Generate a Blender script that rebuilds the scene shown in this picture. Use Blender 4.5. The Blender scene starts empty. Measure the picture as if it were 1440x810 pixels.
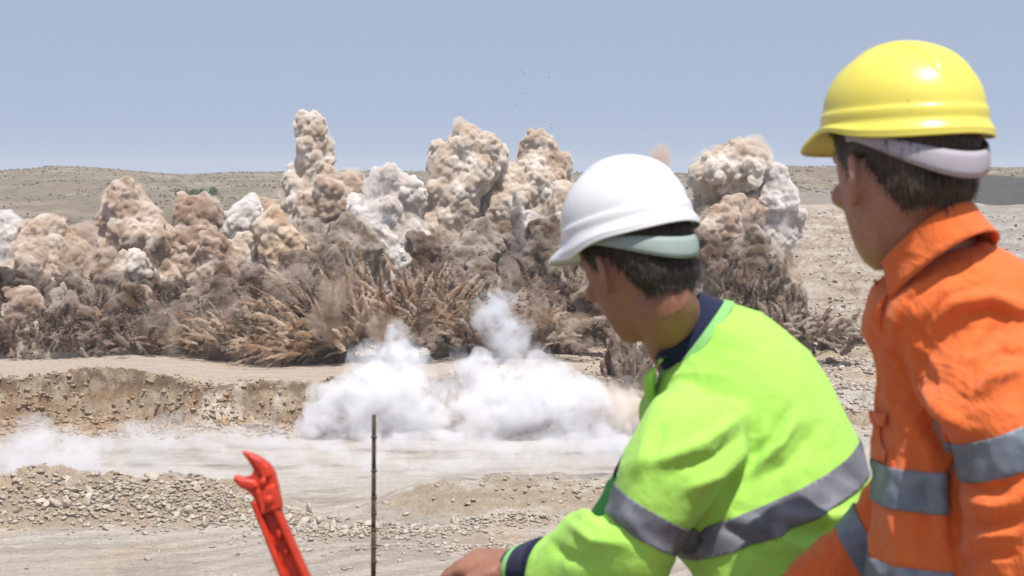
import bpy, bmesh, math, random
import numpy as np
from mathutils import Vector, Matrix
random.seed(7)
C = bpy.context.scene.collection
SC = bpy.context.scene
R = math.radians

# ------------------------------------------------------------------ camera, world, sun, exposure
FPX = 2800.0                      # focal length in pixels of the 1440 px wide photograph
PITCH = R(3.31)
cam_d = bpy.data.cameras.new('camera'); cam = bpy.data.objects.new('camera', cam_d); C.objects.link(cam)
cam_d.sensor_width = 36.0; cam_d.lens = 36.0 * FPX / 1440.0
cam.location = (0, 0, 0); cam.rotation_euler = (R(90) - PITCH, 0, 0)
cam_d.clip_start = 0.1; cam_d.clip_end = 30000
cam_d.dof.use_dof = True; cam_d.dof.focus_distance = 240.0; cam_d.dof.aperture_fstop = 15.0
SC.camera = cam
FWD = Vector((0, math.cos(PITCH), -math.sin(PITCH))); UP = Vector((0, math.sin(PITCH), math.cos(PITCH)))
def at(px, py, depth):
    """world point at a depth that the photograph shows at pixel (px, py)"""
    return FWD * depth + Vector((1, 0, 0)) * ((px - 720) / FPX * depth) + UP * ((405 - py) / FPX * depth)

SUN_EL, SUN_AZ = R(69), R(160)    # azimuth clockwise from +Y (the viewing direction)
w = bpy.data.worlds.new('World'); SC.world = w; w.use_nodes = True
nt = w.node_tree; bg = nt.nodes['Background']
sky = nt.nodes.new('ShaderNodeTexSky'); sky.sky_type = 'NISHITA'; sky.sun_disc = False
sky.sun_elevation = SUN_EL; sky.sun_rotation = SUN_AZ; sky.altitude = 300; sky.air_density = 1.0; sky.dust_density = 2.2; sky.ozone_density = 2.0
hs = nt.nodes.new('ShaderNodeHueSaturation'); hs.inputs['Saturation'].default_value = 0.62
hs.inputs['Value'].default_value = 1.09
# the air is hazy and even: look the sky up a little above each direction, so that no dark band lies on the horizon
tcw = nt.nodes.new('ShaderNodeTexCoord'); mpw = nt.nodes.new('ShaderNodeMapping'); mpw.vector_type = 'POINT'
mpw.inputs['Scale'].default_value = (1, 1, 0.42); mpw.inputs['Location'].default_value = (0, 0, 0.31)
nt.links.new(tcw.outputs['Generated'], mpw.inputs[0]); nt.links.new(mpw.outputs[0], sky.inputs[0])
nt.links.new(sky.outputs[0], hs.inputs['Color']); nt.links.new(hs.outputs[0], bg.inputs[0])
bg.inputs[1].default_value = 0.115
sd = bpy.data.lights.new('sun', 'SUN'); sd.energy = 4.3; sd.angle = R(0.55); sd.color = (1.0, 0.955, 0.90)
so = bpy.data.objects.new('sun', sd); C.objects.link(so)
sun_dir = Vector((math.sin(SUN_AZ) * math.cos(SUN_EL), math.cos(SUN_AZ) * math.cos(SUN_EL), math.sin(SUN_EL)))
so.rotation_euler = sun_dir.to_track_quat('Z', 'Y').to_euler(); so.location = (20, -20, 40)
SC.view_settings.view_transform = 'Standard'; SC.view_settings.look = 'None'; SC.view_settings.gamma = 1
SC.view_settings.exposure = 0.44
cy = SC.cycles
cy.max_bounces = 8; cy.diffuse_bounces = 3; cy.glossy_bounces = 2; cy.transmission_bounces = 2; cy.volume_bounces = 3
cy.transparent_max_bounces = 64; cy.use_denoising = True

# ------------------------------------------------------------------ helpers
def link(name, me, mat=None, parent=None, label=None, cat=None, group=None, kind=None, smooth=True):
    o = bpy.data.objects.new(name, me); C.objects.link(o)
    if mat is not None:
        me.materials.clear(); me.materials.append(mat)
    if parent is not None: o.parent = parent
    tag(o, label, cat, group, kind)
    if smooth and len(me.polygons): me.polygons.foreach_set('use_smooth', np.ones(len(me.polygons), dtype=bool))
    return o
def tag(o, label=None, cat=None, group=None, kind=None):
    for k, v in (('label', label), ('category', cat), ('group', group), ('kind', kind)):
        if v: o[k] = v
    return o
def mesh_np(name, V, F):
    """V (n,3) floats, F (m,k) ints, k = 3 or 4"""
    V = np.ascontiguousarray(V, dtype=np.float32); F = np.ascontiguousarray(F, dtype=np.int32)
    me = bpy.data.meshes.new(name); k = F.shape[1]
    me.vertices.add(len(V)); me.vertices.foreach_set('co', V.ravel())
    me.loops.add(F.size); me.loops.foreach_set('vertex_index', F.ravel())
    me.polygons.add(len(F)); me.polygons.foreach_set('loop_start', np.arange(0, F.size, k, dtype=np.int32))
    me.update(calc_edges=True); me.validate()
    return me
def verts(me):
    a = np.empty(len(me.vertices) * 3, dtype=np.float32); me.vertices.foreach_get('co', a); return a.reshape(-1, 3).astype(np.float64)
def norms(me):
    me.update(); a = np.empty(len(me.vertices) * 3, dtype=np.float32); me.vertices.foreach_get('normal', a); return a.reshape(-1, 3).astype(np.float64)
def set_verts(me, V):
    me.vertices.foreach_set('co', np.ascontiguousarray(V, dtype=np.float32).ravel()); me.update()
def set_color(me, name, col):
    at_ = me.color_attributes.new(name, 'FLOAT_COLOR', 'POINT')
    c = np.ones((len(me.vertices), 4), dtype=np.float32); c[:, :3] = col
    at_.data.foreach_set('color', c.ravel())

def _hash(i, j, k, s):
    with np.errstate(over='ignore'):
        h = (i.astype(np.int64) * 374761393 + j.astype(np.int64) * 668265263 + k.astype(np.int64) * 2147483647 + s * 974634777) & 0xFFFFFFFF
        h = ((h ^ (h >> 13)) * 1274126177) & 0xFFFFFFFF
        h = (h ^ (h >> 16)) * 2246822519 & 0xFFFFFFFF
        return ((h ^ (h >> 15)) & 0xFFFFFF).astype(np.float64) / float(0xFFFFFF)
def vnoise(P, seed=0):
    I = np.floor(P).astype(np.int64); f = P - I; u = f * f * f * (f * (f * 6 - 15) + 10)
    r = 0
    for a in (0, 1):
        wx = u[:, 0] if a else 1 - u[:, 0]
        for b in (0, 1):
            wy = u[:, 1] if b else 1 - u[:, 1]
            for c in (0, 1):
                wz = u[:, 2] if c else 1 - u[:, 2]
                r = r + _hash(I[:, 0] + a, I[:, 1] + b, I[:, 2] + c, seed) * wx * wy * wz
    return r * 2 - 1
ROT = np.array([[0.36, 0.48, -0.8], [-0.8, 0.6, 0.0], [0.48, 0.64, 0.6]])
def fbm(P, octs=4, seed=0, gain=0.5):
    r = 0; a = 1.0; P = np.asarray(P, dtype=np.float64)
    for o in range(octs):
        r = r + a * vnoise(P, seed + o * 17); a *= gain; P = P @ ROT.T * 2.03 + 13.7
    return r
def worley(P, seed=0):
    """distance to the nearest jittered cell point"""
    I = np.floor(P).astype(np.int64); best = np.full(len(P), 9.0)
    for a in (-1, 0, 1):
        for b in (-1, 0, 1):
            for c in (-1, 0, 1):
                i, j, k = I[:, 0] + a, I[:, 1] + b, I[:, 2] + c
                dx = i + _hash(i, j, k, seed + 1) - P[:, 0]; dy = j + _hash(i, j, k, seed + 2) - P[:, 1]; dz = k + _hash(i, j, k, seed + 3) - P[:, 2]
                best = np.minimum(best, dx * dx + dy * dy + dz * dz)
    return np.sqrt(best)
def sstep(a, b, x):
    t = np.clip((x - a) / (b - a), 0, 1); return t * t * (3 - 2 * t)

def remeshed(V, F, voxel, smooth_it=0, smooth_f=0.5, name='m', adapt=0.0):
    me = mesh_np(name, V, F); o = bpy.data.objects.new('tmp', me); C.objects.link(o)
    m = o.modifiers.new('r', 'REMESH'); m.mode = 'VOXEL'; m.voxel_size = voxel; m.adaptivity = adapt
    if smooth_it:
        s = o.modifiers.new('s', 'SMOOTH'); s.iterations = smooth_it; s.factor = smooth_f
    dg = bpy.context.evaluated_depsgraph_get(); dg.update()
    out = bpy.data.meshes.new_from_object(o.evaluated_get(dg), depsgraph=dg)
    bpy.data.objects.remove(o); bpy.data.meshes.remove(me)
    out.name = name
    return out

class N:
    """tiny node helper"""
    def __init__(s, name):
        s.m = bpy.data.materials.new(name); s.m.use_nodes = True; s.t = s.m.node_tree
        s.b = s.t.nodes['Principled BSDF']; s.out = s.t.nodes['Material Output']
    def n(s, typ, **kw):
        nd = s.t.nodes.new(typ)
        for k, v in kw.items():
            if k.startswith('i_'):
                key = k[2:]; key = int(key) if key.isdigit() else key.replace('_', ' ')
                nd.inputs[key].default_value = v
            else: setattr(nd, k, v)
        return nd
    def l(s, a, b): s.t.links.new(a, b)
    def coord(s, scale=(1, 1, 1), rot=(0, 0, 0), kind='Object'):
        tc = s.n('ShaderNodeTexCoord'); mp = s.n('ShaderNodeMapping'); mp.inputs['Scale'].default_value = scale; mp.inputs['Rotation'].default_value = rot
        s.l(tc.outputs[kind], mp.inputs[0]); return mp.outputs[0]
    def noise(s, vec, scale, detail=4, rough=0.55, dist=0.0):
        n = s.n('ShaderNodeTexNoise', i_Scale=scale, i_Detail=detail, i_Roughness=rough, i_Distortion=dist); s.l(vec, n.inputs['Vector']); return n.outputs[0]
    def ramp(s, fac, stops):
        r = s.n('ShaderNodeValToRGB'); e = r.color_ramp.elements
        while len(e) < len(stops): e.new(0.5)
        for el, (p, c) in zip(e, stops): el.position = p; el.color = (*c, 1) if len(c) == 3 else c
        s.l(fac, r.inputs[0]); return r.outputs[0]
    def mix(s, fac, a, b, mode='MIX'):
        m = s.n('ShaderNodeMix', data_type='RGBA', blend_type=mode)
        if isinstance(fac, float): m.inputs[0].default_value = fac
        else: s.l(fac, m.inputs[0])
        for v, i in ((a, 6), (b, 7)):
            if isinstance(v, tuple): m.inputs[i].default_value = (*v, 1)
            else: s.l(v, m.inputs[i])
        return m.outputs[2]
    def bump(s, h, strength, dist, prev=None):
        b = s.n('ShaderNodeBump', i_Strength=strength, i_Distance=dist); s.l(h, b.inputs['Height'])
        if prev is not None: s.l(prev, b.inputs['Normal'])
        return b.outputs[0]
    def fin(s, color=None, rough=0.8, normal=None, spec=0.3):
        if color is not None:
            if isinstance(color, tuple): s.b.inputs['Base Color'].default_value = (*color, 1)
            else: s.l(color, s.b.inputs['Base Color'])
        s.b.inputs['Roughness'].default_value = rough; s.b.inputs['Specular IOR Level'].default_value = spec
        if normal is not None: s.l(normal, s.b.inputs['Normal'])
        return s.m

# ------------------------------------------------------------------ terrain
LEDGE_Z = -1.62
RIDGE_PX = np.array([-400, 0, 40, 75, 105, 150, 200, 260, 330, 400, 500, 600, 800, 940, 1010, 1100, 1180, 1300, 1380, 1440, 1900])
RIDGE_PY = np.array([243, 240, 238, 234, 234.5, 237, 242, 246, 242.5, 242, 240, 241.5, 243, 246, 243, 234.5, 236, 240, 237, 236, 242])
def P3(x, y, s, z=0.0): return np.stack([x / s, y / s, np.full_like(x, z)], axis=1)
def height(x, y):
    x = x.ravel(); y = y.ravel()
    n1 = fbm(P3(x, y, 14.0), 4, 3); n2 = fbm(P3(x, y, 3.0), 4, 9); n3 = fbm(P3(x, y, 0.9), 3, 21)
    z = -30 + 0.10 * n1 + 0.05 * n2
    # bench with its ragged face
    yb = 231 + 2.2 * fbm(P3(x, x * 0, 9.0), 3, 5) + 2.0 * np.exp(-((x + 50) / 9) ** 2) + 0.9 * n2 * 0.8
    right = sstep(16, 34, x)
    bh = (5.6 + 0.5 * fbm(P3(x, x * 0, 16.0, 4.0), 2, 8)) * (1 - 0.75 * right)
    t = (y - yb) / 4.2
    face = sstep(0, 1, t + 0.16 * n2 + 0.10 * n3)
    fm = np.exp(-((t - 0.5) / 0.42) ** 2)
    z = z + bh * face + fm * (0.5 * n2 + 0.42 * n3)
    z = z + 0.5 * np.exp(-((t - 1.5) / 0.7) ** 2) * np.clip(fbm(P3(x, x * 0, 7.0, 9.0), 2, 31) + 0.15, 0, 1)      # windrow on the bench lip
    z = z + 0.7 * np.exp(-((x + 50.0) / 7.0) ** 2 - ((y - 237) / 4.0) ** 2)
    # low talus at the foot
    z = z + 1.2 * np.exp(-((t + 0.5) / 0.6) ** 2) * (0.7 + 0.6 * n2) * (1 - right)
    # steps on the right hand floor
    for ys, hh in ((244, 1.4), (258, 1.3), (275, 1.6)):
        z = z + right * hh * sstep(ys, ys + 2.5, y + 1.3 * n2)
    # near rubble banks
    def bank(xc, yc, sx, sy, h, rot=0.0, seed=1, rough=1.0):
        dx = (x - xc) * math.cos(rot) + (y - yc) * math.sin(rot); dy = -(x - xc) * math.sin(rot) + (y - yc) * math.cos(rot)
        g = np.exp(-np.abs(dx / sx) ** 3.0 - np.abs(dy / sy) ** 2.2)
        return h * g * (1 + 0.35 * n1 + 0.16 * n2 + rough * 0.08 * n3)
    z = z + bank(-39, 171.8, 15, 4.6, 3.6, -0.02) + bank(-24, 172.0, 7, 3.6, 1.3, 0.12)
    z = z + bank(6.5, 176, 13, 5.5, 3.0, 0.06, rough=0.4) + bank(-7, 175, 8, 4.0, 1.1, 0.25, rough=0.4)
    z = z + bank(-10.5, 163.5, 8, 1.9, 0.9, 0.10) + bank(-1.0, 167.5, 5, 1.6, 0.7, 0.1)
    z = z + bank(2.0, 157, 14, 2.2, 0.6, 0.08)
    z = z + 0.12 * np.clip(n3, -1, 1) * sstep(150, 160, 400 - y)*0.5
    # back wall on the right, terraced
    tw = np.clip((y - 330 - 5 * n1) / 190.0, 0, 1) * 6.0
    ter = (np.floor(tw) + sstep(0.0, 0.55, tw - np.floor(tw))) / 6.0
    wl = sstep(36, 52, x)
    slopeL = np.clip((y - 430) / 400.0, 0, 1) * 7.0
    z = z + sstep(300, 330, y) * (wl * (ter * 15.0 + 4.6 * sstep(530, 640, y) + 0.8 * n1 * sstep(330, 360, y)) + (1 - wl) * slopeL)
    z = z + sstep(325, 370, y) * (0.6 * n2 + 0.4 * n3) * wl * (ter < 0.98)
    # hills to the ridge
    px = x / np.maximum(y, 1) * FPX + 720; rz = (243 - np.interp(px, RIDGE_PX, RIDGE_PY)) / FPX
    z = z + 5.0 * sstep(556, 625, y) * sstep(860, 700, y) * sstep(0.226, 0.236, x / np.maximum(y, 1))
    s = sstep(620, 1500, y) ** 0.8
    big = fbm(P3(x, y, 160.0), 4, 41); gul = 1 - np.abs(fbm(P3(x, y, 60.0), 4, 47))
    zr = rz * 1500
    z = z * (1 - s) + zr * s + np.exp(-((y - 980) / 330.0) ** 2) * (4.0 * big - 1.8 * gul * 1.0)
    z = z + sstep(640, 900, y) * 0.5 * n1 * (1 - sstep(1300, 1600, y) * 0.6)
    z = np.where(y > 1520, z - (y - 1520) * 0.012 * 1.0 - 0, z); z = np.maximum(z, np.where(y > 1520, -22.0, -60))
    # edge of the ledge the men stand on
    lip = sstep(7.2, 30, y + 0.25 * n3)
    z = LEDGE_Z * (1 - lip) + z * lip
    return z
def grid_rows():
    r = list(np.linspace(7.2, 30, 12)) + list(np.linspace(34, 140, 30)) + list(np.arange(142, 185, 0.33)) + list(np.arange(185, 224, 0.8)) + list(np.arange(224, 241, 0.2)) + list(np.arange(241, 300, 0.6)) + list(np.arange(300, 560, 1.0))
    return np.array(r)
def grid_cols(dense, step=0.0011):
    a = np.arange(-dense, dense, step); lo = -np.geomspace(dense + 0.02, 3.2, 26)[::-1]
    return np.concatenate([lo, a, -lo[::-1]])
def sheet(rows, cols):
    T, Y = np.meshgrid(cols, rows); X = T * Y
    Z = height(X, Y).reshape(X.shape)
    V = np.stack([X.ravel(), Y.ravel(), Z.ravel()], axis=1)
    n, m = X.shape; a = (np.arange(n - 1)[:, None] * m + np.arange(m - 1)[None, :]).ravel()
    F = np.stack([a, a + 1, a + m + 1, a + m], axis=1)
    return V, F, X, Y, Z
def lerp(a, b, t): return a * (1 - t)[:, None] + np.asarray(b)[None, :] * t[:, None]
rows = grid_rows(); cols = grid_cols(0.29)
V, F, X, Y, Z = sheet(rows, cols)
x, y, z = V.T
gy = np.gradient(Z, axis=0) / np.gradient(Y, axis=0); slope = np.abs(gy).ravel()
n1 = fbm(P3(x, y, 14.0), 4, 103); n2 = fbm(P3(x, y, 2.5), 4, 109); n4 = fbm(P3(x, y * 3, 30.0), 3, 113); n5 = fbm(np.stack([x/1.6, y/1.6, z/1.2], 1), 4, 117)
col = np.tile(np.array([0.48, 0.425, 0.375]), (len(V), 1))                    # pale trampled floor
col = lerp(col, (0.42, 0.365, 0.315), sstep(0.1, 0.9, n4) * 0.8)
col = lerp(col, (0.50, 0.35, 0.22), sstep(0.5, 1.0, n1) * 0.5 * (y < 180))
trk = np.exp(-((y - (151.0 + 0.9 * np.clip(x + 44, 0, 60) ** 1.0 * 0.62 + 0.004 * x * x)) / 4.5) ** 2) * (x < 14)      # haul track sweeping up to the right
col = lerp(col, (0.50, 0.46, 0.42), trk * 0.8)
rp = y - 1.05 * x - 0.008 * x * x; rut = 0.6 * np.sin(rp * 1.5 + 3.0 * n1 + 0.8 * n2) * sstep(-0.6, 0.5, n4) + 0.4 * np.sin(rp * 3.7 + 1.6 * n1) * 0.5 + 0.5
col = lerp(col, (0.33, 0.285, 0.245), np.clip(rut, 0, 1) ** 2 * sstep(192, 184, y) * 0.42); col = lerp(col, (0.56, 0.525, 0.485), np.clip(1 - rut, 0, 1) ** 3 * sstep(192, 184, y) * 0.3)
col = lerp(col, (0.54, 0.50, 0.465), sstep(180, 186, y) * sstep(226, 215, y) * 0.6)
dk = sstep(0.35, 0.7, fbm(P3(x, y * 2.5, 9.0), 4, 131)); col = lerp(col, (0.31, 0.265, 0.225), dk * 0.5 * (y < 228))
steep = sstep(0.18, 0.5, slope) * (y < 330)
col = lerp(col, (0.37, 0.295, 0.215), steep * 0.85)
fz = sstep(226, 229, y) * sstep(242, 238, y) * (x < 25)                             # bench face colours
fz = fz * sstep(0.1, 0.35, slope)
col = lerp(col, (0.29, 0.20, 0.125), fz * sstep(-0.5, 0.5, n5))
col = lerp(col, (0.62, 0.57, 0.51), fz * sstep(-0.15, 0.5, n2) * sstep(-39, -34, x) * 0.9)
col = lerp(col, (0.40, 0.22, 0.10), fz * sstep(0.2, 0.9, n1) * 0.5); col = lerp(col, (0.15, 0.105, 0.075), fz * sstep(-26.3, -25.3, z) * sstep(-0.8, 0.2, n5) * 0.85)  # dark line under the bench lip is shade painted into the colour
bt = sstep(234, 238, y) * (y < 330) * (1 - steep)
col = lerp(col, (0.46, 0.385, 0.32), bt * 0.8)
wall = sstep(318, 330, y)
col = lerp(col, (0.30, 0.235, 0.18), wall * sstep(-0.8, 0.3, n5))
col = lerp(col, (0.34, 0.295, 0.255), wall * sstep(0.2, 0.9, n2))
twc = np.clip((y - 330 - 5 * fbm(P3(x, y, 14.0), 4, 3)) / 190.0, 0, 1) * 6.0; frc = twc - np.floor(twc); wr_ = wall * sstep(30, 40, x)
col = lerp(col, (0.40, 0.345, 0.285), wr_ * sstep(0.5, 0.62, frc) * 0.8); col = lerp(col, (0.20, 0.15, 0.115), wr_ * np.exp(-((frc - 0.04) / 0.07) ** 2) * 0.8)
pxx = x / y * FPX + 720; col = lerp(col, (0.30, 0.29, 0.285), wr_ * sstep(1385, 1400, pxx + 0.18 * (y - 400)) * 0.85)
strata = np.sin(z * 3.1 + 1.8 * n1 + 0.6 * n4); col = lerp(col, (0.25, 0.205, 0.17), wall * sstep(0.5, 0.95, strata) * 0.55); col = lerp(col, (0.45, 0.41, 0.37), wall * sstep(0.55, 0.95, -strata) * 0.5)
gl = sstep(20, 30, x) * sstep(236, 244, y) * (y < 330); col = lerp(col, (0.46, 0.43, 0.405), gl * sstep(-0.3, 0.3, n4) * 0.8); col = lerp(col, (0.30, 0.255, 0.215), gl * sstep(0.1, 0.7, n2) * 0.7)
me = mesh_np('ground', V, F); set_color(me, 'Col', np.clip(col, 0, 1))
g = N('pit_ground'); ca = g.n('ShaderNodeVertexColor', layer_name='Col'); co = g.coord()
nz = g.noise(co, 1.3, 8, 0.7); nf = g.noise(co, 5.0, 5, 0.65); cst = g.coord((0.05, 0.6, 0.6), (0, 0, 0.12)); ns = g.noise(cst, 2.0, 5, 0.6)
c1 = g.mix(0.5, ca.outputs[0], g.ramp(nz, [(0.3, (0.40, 0.38, 0.36)), (0.5, (0.52, 0.51, 0.50)), (0.7, (0.66, 0.65, 0.62))]), 'OVERLAY')
c2 = g.mix(0.55, c1, g.ramp(nf, [(0.3, (0.33, 0.32, 0.31)), (0.6, (0.60, 0.60, 0.58))]), 'OVERLAY')
c3 = g.mix(0.35, c2, g.ramp(ns, [(0.35, (0.38, 0.37, 0.37)), (0.65, (0.62, 0.61, 0.59))]), 'OVERLAY')
b1 = g.bump(nz, 1.0, 0.6); b2 = g.bump(nf, 0.8, 0.2, b1)
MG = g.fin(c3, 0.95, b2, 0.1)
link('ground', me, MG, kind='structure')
# hills
rows2 = np.concatenate([[559.0], np.arange(563, 760, 5.0), np.arange(760, 1560, 7.0), np.geomspace(1570, 4000, 30)])
V, F, X, Y, Z = sheet(rows2, grid_cols(0.29, 0.0019)); x, y, z = V.T
k0 = np.isclose(y, 559.0); V[k0, 2] = height(x[k0], y[k0])
n1 = fbm(P3(x, y, 90.0), 5, 203); n2 = fbm(P3(x, y, 18.0), 4, 209)
col = np.tile(np.array([0.275, 0.225, 0.17]), (len(V), 1))
col = lerp(col, (0.23, 0.20, 0.15), sstep(-0.3, 0.7, n1)); col = lerp(col, (0.40, 0.335, 0.26), sstep(0.2, 0.9, n2) * 0.7)
px = x / y * FPX + 720
col = lerp(col, (0.38, 0.335, 0.29), sstep(36, 50, x) * sstep(680, 640, y))
col = lerp(col, (0.13, 0.125, 0.12), sstep(1362, 1372, px) * sstep(690, 650, y))
me = mesh_np('hills', V, F); set_color(me, 'Col', np.clip(col, 0, 1))
g = N('hill_scrub'); ca = g.n('ShaderNodeVertexColor', layer_name='Col'); co = g.coord()
nz = g.noise(co, 0.18, 8, 0.75); vo = g.n('ShaderNodeTexVoronoi', i_Scale=0.16); g.l(co, vo.inputs['Vector'])
c1 = g.mix(0.6, ca.outputs[0], g.ramp(nz, [(0.3, (0.32, 0.33, 0.30)), (0.7, (0.66, 0.65, 0.64))]), 'OVERLAY')
c2 = g.mix(g.ramp(vo.outputs['Distance'], [(0.16, (0.75, 0.75, 0.75)), (0.30, (0, 0, 0))]), c1, (0.15, 0.14, 0.095))
MH = g.fin(c2, 0.95, g.bump(nz, 1.0, 4.0), 0.1)
link('hills', me, MH, kind='structure')
# the ledge behind and under the camera
lx = np.concatenate([-np.geomspace(1, 120, 26)[::-1], np.linspace(-0.8, 0.8, 9), np.geomspace(1, 120, 26)]); ly = np.concatenate([-np.geomspace(1, 120, 26)[::-1] , np.linspace(-0.8, 7.2, 40)])
XX, YY = np.meshgrid(lx, ly); ZZ = LEDGE_Z + 0.03 * fbm(P3(XX.ravel(), YY.ravel(), 0.8), 3, 77) * (YY.ravel() < 7.0)
n, m = XX.shape; a = (np.arange(n - 1)[:, None] * m + np.arange(m - 1)[None, :]).ravel()
me = mesh_np('ledge', np.stack([XX.ravel(), YY.ravel(), ZZ], 1), np.stack([a, a + 1, a + m + 1, a + m], 1)); set_color(me, 'Col', np.tile((0.42, 0.34, 0.26), (n * m, 1)))
link('ledge', me, MG, kind='structure')

# ------------------------------------------------------------------ rocks
def ico(sub):
    bm = bmesh.new(); bmesh.ops.create_icosphere(bm, subdivisions=sub, radius=1)
    v = np.array([q.co[:] for q in bm.verts]); f = np.array([[q.index for q in p.verts] for p in bm.faces]); bm.free(); return v, f
IV1, IF1 = ico(1); IV2, IF2 = ico(2); IV3, IF3 = ico(3)
rng = np.random.default_rng(5)
def rock_shape(seed, V0):
    r = np.random.default_rng(seed); v = V0.copy()
    for _ in range(13):                                   # chop with random planes: angular block
        n = r.normal(size=3); n /= np.linalg.norm(n); d = r.uniform(0.32, 0.62); t = v @ n
        v = v - np.clip(t - d, 0, None)[:, None] * n
    v *= r.uniform(1.1, 1.9, 3); v[:, 2] *= 0.8
    return v
ROCKS1 = [rock_shape(i, IV1) for i in range(10)]; ROCKS2 = [rock_shape(50 + i, IV3) for i in range(8)]
def rotz(a): c, s = math.cos(a), math.sin(a); return np.array([[c, -s, 0], [s, c, 0], [0, 0, 1]])
def rock_mat(name, a, b):
    g = N(name); oi = g.n('ShaderNodeObjectInfo'); co = g.coord(); nz = g.noise(co, 2.5, 5, 0.65)
    gi = g.n('ShaderNodeNewGeometry')
    c = g.mix(nz, a, b); c = g.mix(0.35, c, g.ramp(gi.outputs['Random Per Island'], [(0, (0.25, 0.24, 0.23)), (1, (0.75, 0.74, 0.72))]), 'OVERLAY')
    return g.fin(c, 0.9, g.bump(nz, 0.5, 0.1), 0.2)
MR_p = rock_mat('pale_rock', (0.27, 0.225, 0.18), (0.48, 0.43, 0.365)); MR_b = rock_mat('brown_rock', (0.20, 0.135, 0.085), (0.42, 0.31, 0.21))
def scatter(pts, s0, s1):
    pts = np.asarray(pts); hz = height(pts[:, 0], pts[:, 1]); VV = []; FF = []; off = 0
    for (px_, py_), h in zip(pts, hz):
        v = ROCKS1[rng.integers(10)]; s = s0 + (s1 - s0) * rng.random() ** 2.5
        v = (v * s) @ rotz(rng.uniform(0, 6.3)).T + (px_, py_, h + s * 0.2); VV.append(v); FF.append(IF1 + off); off += len(v)
    return np.concatenate(VV), np.concatenate(FF)
def zone(n, xc, yc, sx, sy, rot=0.0):
    a = rng.normal(size=(n, 2)) * (sx, sy); c, s = math.cos(rot), math.sin(rot)
    return np.stack([xc + a[:, 0] * c - a[:, 1] * s, yc + a[:, 0] * s + a[:, 1] * c], 1)
near_pts = np.concatenate([zone(2000, -36, 167.6, 8.5, 1.5), zone(900, -26, 168.2, 5, 1.4), zone(1100, -10.5, 163, 4.6, 1.0, 0.1), zone(500, -1.5, 166.8, 3, 0.7, 0.1), zone(700, 1, 157, 7, 1.3, 0.08),
    zone(250, 6, 173, 7, 1.6, 0.05), zone(220, -5, 155, 22, 7), zone(160, -36, 171.5, 9, 1.6)])
v, f = scatter(near_pts, 0.05, 0.30); link('rubble', mesh_np('rubble', v, f), MR_p, kind='stuff', label='pale broken rubble strewn over the near banks and floor', cat='rubble', smooth=False)
fp = np.stack([rng.uniform(-75, 16, 5200), 231 + rng.normal(size=5200) * 2.6 - 0.5], 1)
v, f = scatter(fp, 0.08, 0.42); link('talus', mesh_np('talus', v, f), MR_b, kind='stuff', label='brown and cream scree on the face of the quarry bench', cat='scree', smooth=False)
wp = np.stack([rng.uniform(28, 140, 5200), rng.uniform(300, 500, 5200)], 1); wp = wp[(wp[:, 0] / wp[:, 1]) < 0.3]
v, f = scatter(np.concatenate([wp, zone(700, 40, 250, 5, 8), zone(500, 45, 278, 8, 8)]), 0.12, 0.6); link('wall_rubble', mesh_np('wall_rubble', v, f), MR_p, kind='stuff', label='loose stones over the terraced pit wall behind the blast', cat='rubble', smooth=False)
def boulders(pts, s0, s1, mat, label, group, name='boulder'):
    hz = height(pts[:, 0], pts[:, 1]); srcs = {}
    for (bx, by), h in zip(pts, hz):
        k = int(rng.integers(8)); s = s0 + (s1 - s0) * rng.random() ** 2
        if k not in srcs:  # shared shapes
            srcs[k] = mesh_np(name, ROCKS2[k], IF3); srcs[k].materials.append(mat)
        o = bpy.data.objects.new(name, srcs[k]); C.objects.link(o)
        o.location = (bx, by, h + s * 0.25); o.scale = (s, s, s); o.rotation_euler = (0, 0, rng.uniform(0, 6.3)); tag(o, label, 'boulder', group)
boulders(np.concatenate([zone(70, -35, 168, 8, 1.8), zone(40, -22, 168.5, 5, 1.6, 0.1)]), 0.18, 0.55, MR_p, 'angular pale boulder on the rubble bank left of the red hooked bar', 'boulders on the left rubble bank')
boulders(np.concatenate([zone(34, -10.5, 163, 4.0, 0.9, 0.1), zone(14, -1, 167, 3, 0.8, 0.1)]), 0.16, 0.42, MR_p, 'angular pale boulder in the low windrow behind the thin steel rod', 'boulders in the low windrow')
boulders(np.stack([rng.uniform(-60, -20, 26), rng.normal(size=26) * 0.8 + 228.2], 1), 0.35, 0.8, MR_b, 'brown boulder fallen at the foot of the bench face', 'boulders at the bench foot')
# scrub and a few green trees on the far slopes
def shrub_mat(name, a, b_):
    g = N(name); co = g.coord(); return g.fin(g.mix(g.noise(co, 0.8, 3, 0.6), a, b_), 0.95, None, 0.1)
M_scrub = shrub_mat('scrub_leaves', (0.13, 0.108, 0.075), (0.20, 0.17, 0.125)); M_grn = shrub_mat('green_leaves', (0.06, 0.10, 0.03), (0.12, 0.18, 0.05))
def leafy(n, spread, q, seed):
    r = np.random.default_rng(seed); d = r.normal(size=(n, 3)); d /= np.linalg.norm(d, axis=1)[:, None]; c = d * (r.random(n) ** 0.4)[:, None] * spread + (0, 0, spread[2] * 0.9)
    e1 = r.normal(size=(n, 3)); e2 = r.normal(size=(n, 3)); V = np.stack([c, c + e1 * q, c + e2 * q], 1).reshape(-1, 3); return V, np.arange(n * 3).reshape(-1, 3)
LF = [leafy(26, np.array([0.8, 0.8, 0.6]), 0.42, i) for i in range(6)]
nS = 9000; tt = rng.uniform(-0.29, 0.29, nS); yy = 600 + 950 * rng.random(nS) ** 0.8; xx = tt * yy; hh = height(xx, yy); VV = []; FF = []; off = 0
keep_ = fbm(P3(xx, yy, 60.0), 3, 301) > -0.25
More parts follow.
